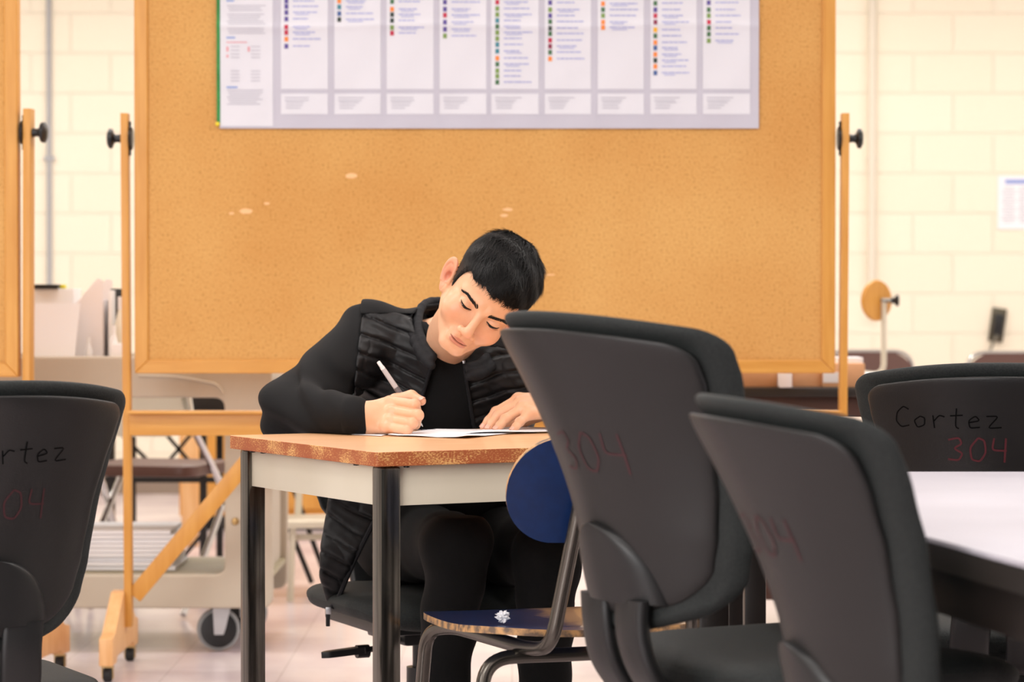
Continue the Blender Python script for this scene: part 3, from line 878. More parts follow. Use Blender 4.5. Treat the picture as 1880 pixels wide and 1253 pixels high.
def carton(px0, px1, py0, Y, d, label, flap=False, lbl=None):
    a = P(px0, 713, Y); b_ = P(px1, py0, Y); w_ = b_.x-a.x; h_ = b_.z-lz-.001
    t = empty('cardboard_box', ((a.x+b_.x)/2, Y+d/2, lz+.0015), 0, label, 'box', 'cardboard boxes on the black table')
    MB().box((0, 0, h_/2), (w_, d, h_), bev=.002).build('carton', M['cardboard'], t)
    if lbl:
        for (x0_, x1_, y0_, y1_) in lbl:
            p0 = P(x0_, y1_, Y); p1 = P(x1_, y0_, Y)
            MB().box(((p0.x+p1.x)/2-(a.x+b_.x)/2, -d/2-.001, (p0.z+p1.z)/2-lz), (p1.x-p0.x, .002, p1.z-p0.z)).build('paper_label', M['white_paper'], t, smooth=False)
    return t
carton(1312, 1452, 672, LY-.24, .3, 'long low cardboard box with a white label at its left end', lbl=[(1318, 1347, 686, 711)])
carton(1455, 1508, 676, LY-.22, .3, 'small cardboard box between the two longer boxes on black table')
carton(1510, 1588, 668, LY-.24, .3, 'cardboard box with white label beside the right corkboard upright', lbl=[(1511, 1541, 685, 704)])
o = MB().box((0, 0, 0), (.036, .06, .045), bev=.004).build('white_carton', M['white_plastic']); q_ = P(1441, 697, LY-.28); o.location = (q_.x, LY-.275, lz+.024); tag(o, 'small white carton in front of the long cardboard box on the black table', 'carton')
o = MB().box(P(1556, 663, LY-.1), (.075, .12, .022), bev=.002).build('paper_pad', M['white_paper']); o.location.z += 0; tag(o, 'white paper pad lying on the rightmost cardboard box', 'paper')
# pale cabinet behind
q0 = P(1572, 724, 8.6); q1 = P(1690, 724, 8.6)
cb = empty('storage_cabinet', ((q0.x+q1.x)/2, 8.85, 0), 0, 'cream low cabinet standing behind the black table at right', 'cabinet')
MB().box((0, 0, q0.z/2), (q1.x-q0.x, .45, q0.z), bev=.006).build('body', M['cream_plastic'], cb)
MB().box((0, -.232, q0.z/2), (q1.x-q0.x-.03, .012, q0.z-.06), bev=.003).build('door', M['cream_plastic'], cb)
# ---------------------------------------------------------------- grey plastic utility cart at the left
CY = 7.62
def cxz(px, py, Y=CY): q = P(px, py, Y); return q.x, q.z
xl = -1.72; xr = cxz(500, 700)[0]
ct = empty('utility_cart', ((xl+xr)/2, CY+.27, 0), 0, 'large beige-grey plastic utility cart on black casters behind the left corkboard stand', 'cart')
cxm = (xl+xr)/2; cw = xr-xl
zt = cxz(0, 655)[1]; z2 = cxz(0, 731)[1]; z3 = cxz(0, 1040)[1]; z4 = cxz(0, 1056)[1]; z5 = cxz(0, 1118)[1]
pxl = cxz(412, 700)[0]
def front_panel(y, nm):
    # ring-shaped side frame with a rounded opening
    out = [(xl-cxm, z5), (xr-cxm, z5), (xr-cxm, zt), (xl-cxm, zt)]
    x_in0 = xl+.12-cxm; x_in1 = pxl-cxm
    out = arc_pts(out, .035, 5); inn = arc_pts([(x_in0, z4), (x_in1, z4), (x_in1, z2), (x_in0, z2)], .03, 5)
    bm = bmesh.new()
    vo = [bm.verts.new((p[0], 0, p[1])) for p in out]; vi = [bm.verts.new((p[0], 0, p[1])) for p in inn]
    eo = [bm.edges.new((a, b_)) for a, b_ in zip(vo, vo[1:]+vo[:1])]; ei = [bm.edges.new((a, b_)) for a, b_ in zip(vi, vi[1:]+vi[:1])]
    bmesh.ops.triangle_fill(bm, edges=eo+ei, use_beauty=True)
    bmesh.ops.dissolve_limit(bm, angle_limit=.01, verts=bm.verts, edges=bm.edges)
    ex = bmesh.ops.extrude_face_region(bm, geom=bm.faces[:])
    bmesh.ops.translate(bm, vec=(0, .035, 0), verts=[g for g in ex['geom'] if isinstance(g, bmesh.types.BMVert)])
    bmesh.ops.recalc_face_normals(bm, faces=bm.faces[:])
    me = bpy.data.meshes.new(nm); bm.to_mesh(me); bm.free(); me.materials.append(M['cart_grey'])
    o = link(bpy.data.objects.new(nm, me), ct); o.location = (0, y, 0)
    md = o.modifiers.new('bevel', 'BEVEL'); md.width = .006; md.segments = 2; md.limit_method = 'ANGLE'
front_panel(-.27, 'side_frame'); front_panel(.235, 'side_frame')
MB().box((0, 0, zt-.06), (cw-.01, .47, .02), bev=.004).build('top_deck', M['cart_grey'], ct)
mb = MB(); mb.box((0, 0, z4-.008), (cw-.01, .47, .016), bev=.004)
mb.build('lower_shelf', material('cart_shelf_shaded', '#A39A7E', .5), ct)  # darker olive than the cart grey: the shelf's shade put into its colour
for s_ in (-1, 1): MB().box((s_*(cw/2-.05), 0, (z4+z2)/2), (.06, .47, z2-z4+.02), bev=.01).build('end_post', M['cart_grey'], ct)
MB().lathe([(.0, -.003), (.009, -.002), (.011, .001)], (cxz(432, 958)[0]-cxm, -.272, cxz(432, 958)[1]), 'y', 16).build('brass_bolt', M['brass'], ct)
# moulded relief line along the top
MB().tube(bez([(cxz(255, 690)[0]-cxm, -.273, cxz(255, 690)[1]), (cxz(330, 690)[0]-cxm, -.273, cxz(330, 692)[1]), (cxz(400, 700)[0]-cxm, -.273, cxz(400, 706)[1]), (cxz(411, 700)[0]-cxm, -.273, cxz(411, 724)[1])], 6, .05), .004, 8).build('moulded_rib', M['cart_grey'], ct)
def big_caster(x, y, turn):
    c_ = empty('caster', (x, y, 0), R_(turn)); c_.parent = ct
    MB().lathe([(.0, -.017), (.030, -.017), (.046, -.018), (.060, -.013), (.061, 0), (.060, .013), (.046, .018), (.030, .017), (.0, .017)], (0, 0, .061), 'y', 32).build('tyre', material('grey_tyre', '#8E9090', .6), c_)
    MB().lathe([(.0, -.0195), (.046, -.0195), (.051, -.0185), (.051, .0185), (.046, .0195), (.0, .0195)], (0, 0, .061), 'y', 32).build('hub', M['black_plastic'], c_)
    mb = MB()
    for s_ in (-1, 1):
        Mx = Matrix(((1, 0, 0), (0, 0, s_), (0, 1, 0)))
        mb.prism([(-.013, -.014), (.013, -.014), (.018, 0), (.036, .075), (-.018, .075)], .004, Mx, (0, s_*.025, .061))
    mb.box((.008, 0, .138), (.085, .065, .006)); mb.lathe([(.0, .0), (.03, .0), (.03, .02), (.0, .02)], (.008, 0, .136), 'z', 20)
    mb.lathe([(.0, -.029), (.007, -.029), (.007, .029), (.0, .029)], (0, 0, .061), 'y', 12)
    mb.build('fork', material('zinc', '#C9CACC', .35, metal=.7), c_)
big_caster(cxz(395, 0)[0]-cxm, -.21, 8); big_caster(cxz(440, 0, 8.0)[0]-cxm+.01, .20, -12)
big_caster(-(cw/2-.12), -.21, 20); big_caster(-(cw/2-.12), .20, -5)

# things on the cart
ztop = zt-.05
def on_cart(name, px0, px1, py0, Y, d, mat, label, cat, bev=.002, group=None, rz=0, tilt=0):
    a = P(px0, py0, Y); b_ = P(px1, py0, Y)
    o = MB().box((0, 0, (a.z-ztop)/2), (b_.x-a.x, d, a.z-ztop), bev=bev).build(name, mat)
    o.location = ((a.x+b_.x)/2, Y+d/2, ztop+.001); o.rotation_euler = (tilt, 0, rz)
    tag(o, label, cat, group); return o
# file sorter: white upright trays leaning
M['pinkwhite'] = material('white_file_holder', '#EDE4E2', .5)
fs = empty('file_holder', (P(186, 600, CY+.2).x, CY+.22, ztop+.001), 0, 'white plastic file holder with slanted open top standing on the grey cart', 'file holder')
k = (CY+.2)/FPX
def panel(pts, y, th, par, nm='side_panel', m=None):
    Mx = Matrix(((1, 0, 0), (0, 0, 1), (0, 1, 0)))
    base = P(186, 660, CY+.2); poly = [((px-186)*k, max(.0005, (546-py)*k+CAM_H-ztop)) for px, py in pts]
    MB().prism(poly, th, Mx, (0, y, 0), bev=.001).build(nm, m or M['pinkwhite'], par)
panel([(140, 680), (146, 560), (186, 512), (196, 516), (196, 680)], -.09, .004, fs)
panel([(140, 680), (146, 560), (186, 512), (196, 516), (196, 680)], .09, .004, fs)
MB().box(((194-186)*k, 0, .105), (.004, .176, .205), bev=.001).build('back_panel', M['pinkwhite'], fs)
MB().box((-.02, 0, .003), (.07, .176, .004), bev=.001).build('floor_panel', M['pinkwhite'], fs)
o = on_cart('binder', 198.5, 204.5, 534, CY+.14, .2, M['white_plastic'], 'white binder standing at the right end of the file holder on the cart', 'binder')
# large white card leaning on the uprights
cd = mesh_obj('white_card', [(P(40, 643, CY+.03).x, 0, 0), (P(134, 643, CY+.03).x, 0, 0), (P(143, 560, CY+.03).x, .035, P(143, 560, CY+.03).z-ztop), (P(40, 560, CY+.03).x, .035, P(143, 560, CY+.03).z-ztop)], [(0, 1, 2, 3)], M['white_paper'], smooth=False)
cd.location = (0, CY+.03, ztop+.004); md = cd.modifiers.new('t', 'SOLIDIFY'); md.thickness = .003
tag(cd, 'large blank white card propped on the grey cart at far left', 'card')
on_cart('box', 62, 135, 531, CY+.2, .14, M['white_plastic'], 'white low box under a dark tray, behind the blank white card', 'box')
o = on_cart('tray', 62, 106, 527, CY+.19, .15, M['black_steel'], 'dark flat tray lying on the white box at far left', 'tray'); 
o.data.transform(Matrix.Diagonal((1, 1, .05, 1))); o.location.z = P(0, 531, CY+.2).z+.001
o = MB().box((0, 0, .006), (.022, .03, .012), bev=.004).build('sponge', material('sponge_yellow', '#D9CC3A', .8)); o.location = (P(114, 527, CY+.25).x, CY+.25, P(0, 531, CY+.2).z+.001)
tag(o, 'small yellow sponge lying on the white box beside the dark tray', 'sponge')
# bottles and a dark framed item
def bottle(px, pyt, Y, r, label, m=None):
    p = P(px, pyt, Y); h_ = p.z-ztop-.001
    t = empty('bottle', (p.x, Y, ztop+.001), 0, label, 'bottle')
    MB().lathe([(.0, 0), (r, 0), (r, h_*.62), (r*.55, h_*.78), (r*.4, h_*.84), (.0, h_*.84)], n=24).build('body', m or M['white_plastic'], t)
    MB().lathe([(.0, h_*.83), (r*.48, h_*.83), (r*.48, h_), (.0, h_)], n=20).build('cap', M['white_plastic'], t)
bottle(163, 620, CY+.08, .010, 'small white bottle in front of the file holder on the cart')
bottle(209, 598, CY+.08, .012, 'white bottle beside the black upright frame on the cart')
bottle(222, 545, CY+.16, .019, 'taller cream bottle hiding behind the corkboard upright on the cart', M['cream_plastic'])
on_cart('picture_frame', 203, 228, 531, CY+.22, .02, M['black_plastic'], 'thin black upright frame behind the bottles on the cart', 'frame', .002)
on_cart('paper_stack', 203, 225, 632, CY+.02, .05, M['white_plastic'], 'small white carton at the front edge of the cart near the upright', 'carton')
# stack of white paper on the lower shelf
ps = empty('paper_stack', (P(215, 1000, CY+.1).x, CY+.25, z4+.001), 0, 'thick uneven stack of white paper on the lower shelf of the cart', 'paper stack')
zz = 0; hh = P(0, 975, CY+.1).z-z4; n_ = 9
for i in range(n_):
    w_ = (P(322, 0, CY).x-P(112, 0, CY).x); dx = random.uniform(-.012, .012)
    MB().box((dx, random.uniform(-.01, .01), zz+hh/n_/2), (w_+random.uniform(-.02, .01), .3, hh/n_-.0012), Euler((0, 0, random.uniform(-.02, .02))), bev=.002).build('sheaf', M['white_paper'], ps)
    zz += hh/n_

# ---------------------------------------------------------------- furniture further back
# black steel framed table
TY = 9.6
bt = empty('steel_table', (P(290, 0, TY).x, TY+.3, 0), 0, 'black steel framed table with crossed braces seen through the cart', 'table')
x0_ = P(120, 0, TY).x-P(290, 0, TY).x; x1_ = P(470, 0, TY).x-P(290, 0, TY).x
zt_ = P(0, 728, TY).z
MB().box(((x0_+x1_)/2, 0, zt_-.035), (x1_-x0_, .6, .070), bev=.004).build('tabletop', M['black_steel'], bt)
for px in (200, 370):
    x_ = P(px, 0, TY).x-P(290, 0, TY).x
    for yy in (-.27, .27): MB().box((x_, yy, (zt_-.03)/2), (.025, .025, zt_-.03), bev=.002).build('leg', M['black_steel'], bt)
xa = P(200, 0, TY).x-P(290, 0, TY).x; xb = P(370, 0, TY).x-P(290, 0, TY).x
zb_ = P(0, 882, TY).z
for yy in (-.27, .27): MB().bar((x0_+.1, yy, zb_), (x1_, yy, zb_), .02, .035, up=(0, 1, 0)).build('rail', M['black_steel'], bt)
za_ = P(0, 812, TY).z
MB().bar((xa, -.255, za_+.06), ((xa+xb)/2+.03, -.255, zb_), .012, .012).build('brace', M['black_steel'], bt)
MB().bar(((xa+xb)/2-.02, -.24, za_+.08), (xb, -.24, zb_), .012, .012).build('brace', M['black_steel'], bt)
MB().bar((xb, -.24, za_+.08), ((xa+xb)/2, -.24, zb_+.02), .012, .012).build('brace', M['black_steel'], bt)
MB().bar((xb-.12, -.24, .02), (xb+.16, -.24, .36), .014, .014).build('brace', M['black_steel'], bt)
MB().bar((xa, -.24, .27), (xa-.12, -.24, .56), .014, .014).build('brace', M['black_steel'], bt)

# folding chairs with padded seats, folded legs in chrome
def folding_chair(px, Y, rz, label, seatm, backm, scale=1.0):
    t = empty('folding_chair', (P(px, 0, Y).x, Y, 0), R_(rz), label, 'chair', 'chairs behind the cart')
    def seat_s(u, v): return Vector((rsq(u, v, .40, .40, .07), -.2+.4*v, .45+.0*v))
    MB().prism(arc_pts([(-.2, -.2), (.2, -.2), (.19, .2), (-.19, .2)], .06), .035, None, (0, 0, .45), bev=.010).build('seat', seatm, t)
    mb = MB(); n_ = 14; V = []; F = []
    for s_ in (0, 1):
        for j in range(7):
            for i in range(n_+1):
                x = -.2+.4*i/n_; y = .20+.12*j/6*.5 - .35*(x*x) + s_*.014; hcut = 1-abs(x/.2)**6*.35
                V.append((x*(1), y, .62+(.24*j/6-.12)*hcut+.06))
    st = 7*(n_+1)
    for j in range(6):
        for i in range(n_):
            a = j*(n_+1)+i; F.append((a, a+1, a+n_+2, a+n_+1)); F.append((st+a, st+a+n_+1, st+a+n_+2, st+a+1))
    ring = [j*(n_+1) for j in range(6, 0, -1)]+list(range(n_))+[j*(n_+1)+n_ for j in range(6)]+[6*(n_+1)+i for i in range(n_, 0, -1)]
    for a, b_ in zip(ring, ring[1:]+ring[:1]): F.append((a, b_, st+b_, st+a))
    mb.add(V, F).build('backrest', backm, t)
    for s_ in (-1, 1):
        MB().tube(bez([(s_*.21, -.28, .012), (s_*.205, -.02, .40), (s_*.19, .20, .60), (s_*.17, .27, .80)], 5, .06), .011, 10).build('leg', M['chrome'], t)
        MB().tube([(s_*.195, .28, .012), (s_*.195, -.17, .43)], .011, 10).build('leg', M['chrome'], t)
    MB().tube([(-.2, -.2, .13), (.2, -.2, .13)], .008, 8).build('stretcher', M['chrome'], t)
    return t
folding_chair(290, 8.75, 165, 'cream padded metal chair seen through the cart, right of the black table leg', M['brown_plastic'], M['cream_plastic'])
folding_chair(36, 8.85, 195, 'brown backed chair with chrome legs seen between the left chair and the upright', M['brown_plastic'], M['brown_plastic'])
# oak cabinet
wc = empty('wooden_cabinet', ((P(325, 0, 11.6).x+P(640, 0, 11.6).x)/2, 11.9, 0), 0, 'orange oak cabinet with black base far behind the desk', 'cabinet')
w_ = P(640, 0, 11.6).x-P(325, 0, 11.6).x
MB().box((0, 0, .42), (w_, .5, .72), bev=.004).build('body', material('orange_oak', '#DE9B38', .45, col2='#D28D2C', scale=5, stretch=(1, 1, 8)), wc)
MB().box((0, 0, .03), (w_-.04, .46, .06)).build('plinth', M['black_steel'], wc)
MB().box((0, 0, .79), (w_+.03, .53, .025), bev=.003).build('worktop', M['black_top'], wc)
for i in range(2):
    MB().box((-w_/4+i*w_/2, -.256, .40), (w_/2-.03, .014, .62), bev=.003).build('door', M['oak'], wc)
MB().box((0, -.264, .55), (w_, .004, .03)).build('dark_band', M['black_steel'], wc)
# pale post
o = MB().box((P(347, 0, 10.9).x, 10.9, .37), (.065, .04, .74), bev=.004).build('wooden_post', M['oak_pale']); tag(o, 'pale upright wooden board standing in front of the oak cabinet', 'board')

# cream metal step stool seen between the desk legs
sy = 8.9
st_ = empty('step_stool', (P(540, 0, sy).x, sy+.15, 0), R_(10), 'cream metal stool with crossed legs seen between the front desk legs', 'stool')
zz = P(0, 958, sy).z
MB().box((0, 0, zz-.012), (.30, .30, .024), bev=.006).build('seat', M['cream_metal'], st_)
MB().box((0, -.06, zz-.06), (.27, .02, .02), bev=.003).build('rail', M['cream_metal'], st_)
for (x_, y_) in ((-.03, -.12), (.12, .12), (-.12, .12), (.13, -.12)):
    MB().tube([(x_, y_, zz-.02), (x_-.01, y_*1.1, 0)], .011, 10).build('leg', M['cream_metal'], st_)
MB().tube([(.01, .12, zz-.01), (.02, .13, zz+.20)], .012, 10).build('handle_post', M['cream_metal'], st_)
mbx = empty('tripod_stand', (P(555, 0, 9.3).x, 9.3, 0), 0, 'black slanting stand legs behind the cream stool', 'stand')
MB().tube([(-.13, 0, .42), (.03, 0, .02)], .009, 8).build('leg', M['black_steel'], mbx)
MB().tube([(-.07, .1, .42), (.06, .1, .06)], .009, 8).build('leg', M['black_steel'], mbx)
MB().tube([(-.20, .05, .40), (.0, .05, .42)], .009, 8).build('crosspiece', M['black_steel'], mbx)
# white things on a shelf, seen just right of the cart top
o = MB().box(P(502, 716, 9.2), (.10, .2, .09), bev=.01).build('white_container', M['white_plastic']);
tag(o, 'white container on the far counter, left of the writer\'s elbow', 'container')
fcz = P(0, 742, 9.2).z
fc = empty('far_counter', (P(590, 0, 9.2).x, 9.3, 0), 0, 'low cream counter unit far behind the writing person', 'counter')
MB().box((0, 0, fcz-.015), (.6, .4, .03), bev=.003).build('worktop', M['oak_pale'], fc)
for sx in (-.27, .27):
    for sy_ in (-.17, .17): MB().box((sx, sy_, (fcz-.03)/2), (.03, .03, fcz-.03)).build('leg', M['cream_metal'], fc)
o.location.z += fcz+.002 - min(v.co.z for v in o.data.vertices)

# ---------------------------------------------------------------- right background
# round wooden paddle on a bent beige tube with black knob
Y = 9.5; k = Y/FPX
ps_ = empty('clamp_stand', (P(1622, 0, Y).x, Y, 0), 0, 'beige bent tube stand carrying a round oak disc and black knob by the wall', 'stand')
pz = P(0, 552, Y).z
Mx = Matrix.Rotation(R_(62), 3, 'Z')
MB().lathe([(.0, -.008), (36*k, -.008), (38*k, 0), (36*k, .008), (.0, .008)], (-12*k, 0, pz), 'x', 32, M=Matrix.Rotation(R_(-52), 3, 'Z')).build('oak_disc', M['oak'], ps_)
MB().tube([(-2*k, 0, pz), (22*k, -.02, pz)], .008, 10).build('clamp_screw', material('steel_grey', '#8C8A84', .35, metal=.7), ps_)
MB().lathe([(.0, .0), (.012, 0), (.010, .010), (.020, .018), (.020, .026), (.0, .028)], (14*k, -.016, pz), 'x', 20).build('knob', M['black_plastic'], ps_)
zf = P(0, 690, Y).z
MB().tube(bez([(2*k, 0, pz), (2*k, 0, P(0, 640, Y).z), (2*k, 0, zf), (-45*k, 0, zf+.01), (-62*k, 0, zf+.02)], 8, .07), .010, 12).build('bent_tube', M['cream_metal'], ps_)
MB().tube(bez([(-62*k, 0, zf+.02), (-70*k, .03, zf-.1), (-70*k, .05, .0)], 8, .07), .010, 12).build('post', M['cream_metal'], ps_)
MB().lathe([(.0, 0), (.15, 0), (.15, .012), (.0, .02)], (-70*k, .05, 0), 'z', 28).build('base', M['cream_metal'], ps_)
for (px, py, Yc, lab) in ((1624, 650, 11.2, 'brown plastic chair with rounded back beside the clamp stand, by the far wall'), (1893, 652, 11.2, 'brown plastic chair cut off by the right edge by the far wall')):
    k = Yc/FPX
    t = empty('plastic_chair', (P(px, 0, Yc).x, Yc, 0), R_(8), lab, 'chair', 'brown plastic chairs by the wall')
    zt_ = P(0, py, Yc).z
    def cs_(u, v):
        vv = .5-.5*math.cos(math.pi*v); x = rsq(u, vv, .40, .32, .11); return (x, .18+.06*vv-.8*x*x*0, zt_-.32+.32*vv)
    ply(cs_, 24, 18, .012, 'backrest', [M['brown_plastic'], M['brown_plastic']], t)
    MB().prism(arc_pts([(-.2, -.2), (.2, -.2), (.2, .2), (-.2, .2)], .07), .02, None, (0, 0, .45), bev=.006).build('seat', M['brown_plastic'], t)
    pts = [(-.19, .215, .44), (-.2, .24, zt_-.1)] ; 
    MB().tube(bez([(-.20, .20, .02), (-.20, .235, zt_-.16), (-.19, .245, zt_+.005), (.19, .245, zt_+.005), (.20, .235, zt_-.16), (.20, .20, .02)], 8, .11), .009, 10).build('frame_tube', M['chrome'], t)
    for s_ in (-1, 1): MB().tube([(s_*.19, -.2, .01), (s_*.18, -.16, .44)], .010, 8).build('leg', M['chrome'], t)
# lavender papers near them
o = MB().box(P(1606, 694, 9.0), (.09, .14, .03), bev=.004).build('paper_stack', M['white_paper']); tag(o, 'white paper bundle on the black table end next to the upright', 'paper')
o.location = (0, 0, 0)
# small chair glimpsed in the gap between the black chairs
t = folding_chair(1290, 8.7, 200, 'metal framed chair glimpsed low between the two tall black chairs', M['brown_plastic'], M['brown_plastic'])
# ---------------------------------------------------------------- the writing person (implicit surfaces -> continuous mesh)
FINE = 1.0
def surface_nets(fn, lo, hi, h):
    lo = np.array(lo, float); hi = np.array(hi, float)
    n = np.ceil((hi-lo)/h).astype(int)+1
    ax = [(lo[k]+h*np.arange(n[k])).astype(np.float32) for k in range(3)]
    vals = np.empty(n, np.float32)
    step = max(1, int(1.2e6/(n[1]*n[2])))
    for i in range(0, n[0], step):
        X, Y, Z = np.meshgrid(ax[0][i:i+step], ax[1], ax[2], indexing='ij')
        vals[i:i+step] = fn(X, Y, Z)
    ins = vals < 0
    c = [ins[i:n[0]-1+i, j:n[1]-1+j, k:n[2]-1+k] for i in (0, 1) for j in (0, 1) for k in (0, 1)]
    s = sum(a.astype(np.int8) for a in c)
    act = (s > 0) & (s < 8)
    idx = np.argwhere(act)
    vid = -np.ones(act.shape, np.int64); vid[act] = np.arange(len(idx))
    offs = np.array([(i, j, k) for i in (0, 1) for j in (0, 1) for k in (0, 1)])
    cv = np.stack([vals[idx[:, 0]+o[0], idx[:, 1]+o[1], idx[:, 2]+o[2]] for o in offs], 1)
    pos = np.zeros((len(idx), 3)); cnt = np.zeros(len(idx))
    for a in range(8):
        for b_ in range(a+1, 8):
            if abs(offs[a]-offs[b_]).sum() != 1: continue
            va, vb = cv[:, a], cv[:, b_]; m = (va < 0) != (vb < 0)
            t = np.where(m, va/np.where(m, va-vb, 1), 0)[:, None]
            pos += m[:, None]*(offs[a]+t*(offs[b_]-offs[a])); cnt += m
    V = lo+(idx+pos/cnt[:, None])*h
    F = []
    for d in range(3):
        a1, a2 = (d+1) % 3, (d+2) % 3
        A = ins.take(range(0, n[d]-1), d); B = ins.take(range(1, n[d]), d)
        ch = A != B
        e = np.argwhere(ch)
        ok = (e[:, a1] > 0) & (e[:, a2] > 0) & (e[:, a1] < n[a1]-1) & (e[:, a2] < n[a2]-1)
        e = e[ok]; inA = A[tuple(e.T)]
        def q(u, v):
            g = e.copy(); g[:, a1] -= u; g[:, a2] -= v; return vid[tuple(g.T)]
        quad = np.stack([q(1, 1), q(0, 1), q(0, 0), q(1, 0)], 1)
        quad[~inA] = quad[~inA][:, ::-1]
        F.append(quad)
    F = np.concatenate(F); F = F[(F >= 0).all(1)]
    return V, F

f32 = np.float32
def smin(a, b_, k):
    h = np.clip(.5+.5*(b_-a)/k, 0, 1); return b_*(1-h)+a*h-k*h*(1-h)
def smax(a, b_, k): return -smin(-a, -b_, k)
def ell(X, Y, Z, c, r, Rm=None):
    x, y, z = X-f32(c[0]), Y-f32(c[1]), Z-f32(c[2])
    if Rm is not None:
        m = np.array(Rm.transposed()); x, y, z = (f32(m[0, 0])*x+f32(m[0, 1])*y+f32(m[0, 2])*z, f32(m[1, 0])*x+f32(m[1, 1])*y+f32(m[1, 2])*z, f32(m[2, 0])*x+f32(m[2, 1])*y+f32(m[2, 2])*z)
    k0 = np.sqrt((x/r[0])**2+(y/r[1])**2+(z/r[2])**2)+1e-6
    k1 = np.sqrt((x/r[0]**2)**2+(y/r[1]**2)**2+(z/r[2]**2)**2)+1e-6
    return (k0*(k0-1)/k1).astype(f32)
def caps(X, Y, Z, a, b_, ra, rb):
    a = np.array(a, float); b_ = np.array(b_, float); d = b_-a; L = float(d@d)+1e-12
    px, py, pz = X-f32(a[0]), Y-f32(a[1]), Z-f32(a[2])
    h = np.clip((px*d[0]+py*d[1]+pz*d[2])/L, 0, 1).astype(f32)
    return np.sqrt((px-h*f32(d[0]))**2+(py-h*f32(d[1]))**2+(pz-h*f32(d[2]))**2)-(ra+(rb-ra)*h)
def chain(X, Y, Z, pts, rs, k=.004):
    d = None
    for a, b_, ra, rb in zip(pts, pts[1:], rs, rs[1:]):
        e = caps(X, Y, Z, a, b_, ra, rb); d = e if d is None else smin(d, e, k)
    return d
def gz(X, Z, cx_, cz_, sx, sz): return np.exp(-((X-cx_)/sx)**2-((Z-cz_)/sz)**2)

# head pose: leaning toward his left, looking down at the paper
HR = (Matrix.Rotation(R_(41.5), 3, 'Y') @ Matrix.Rotation(R_(22), 3, 'X') @ Matrix.Rotation(R_(12), 3, 'Z'))
HS = .955
eye_mid = P(881, 578, 4.90)
HC = eye_mid - HR @ (Vector((0, -.078, -.002))*HS)
def toW(v): return HR @ (Vector(v)*HS) + HC
def toL(w): return (HR.transposed() @ (Vector(w)-HC))/HS
neck_base = Vector((-.128, 5.240, .905))
nbl = toL(neck_base)

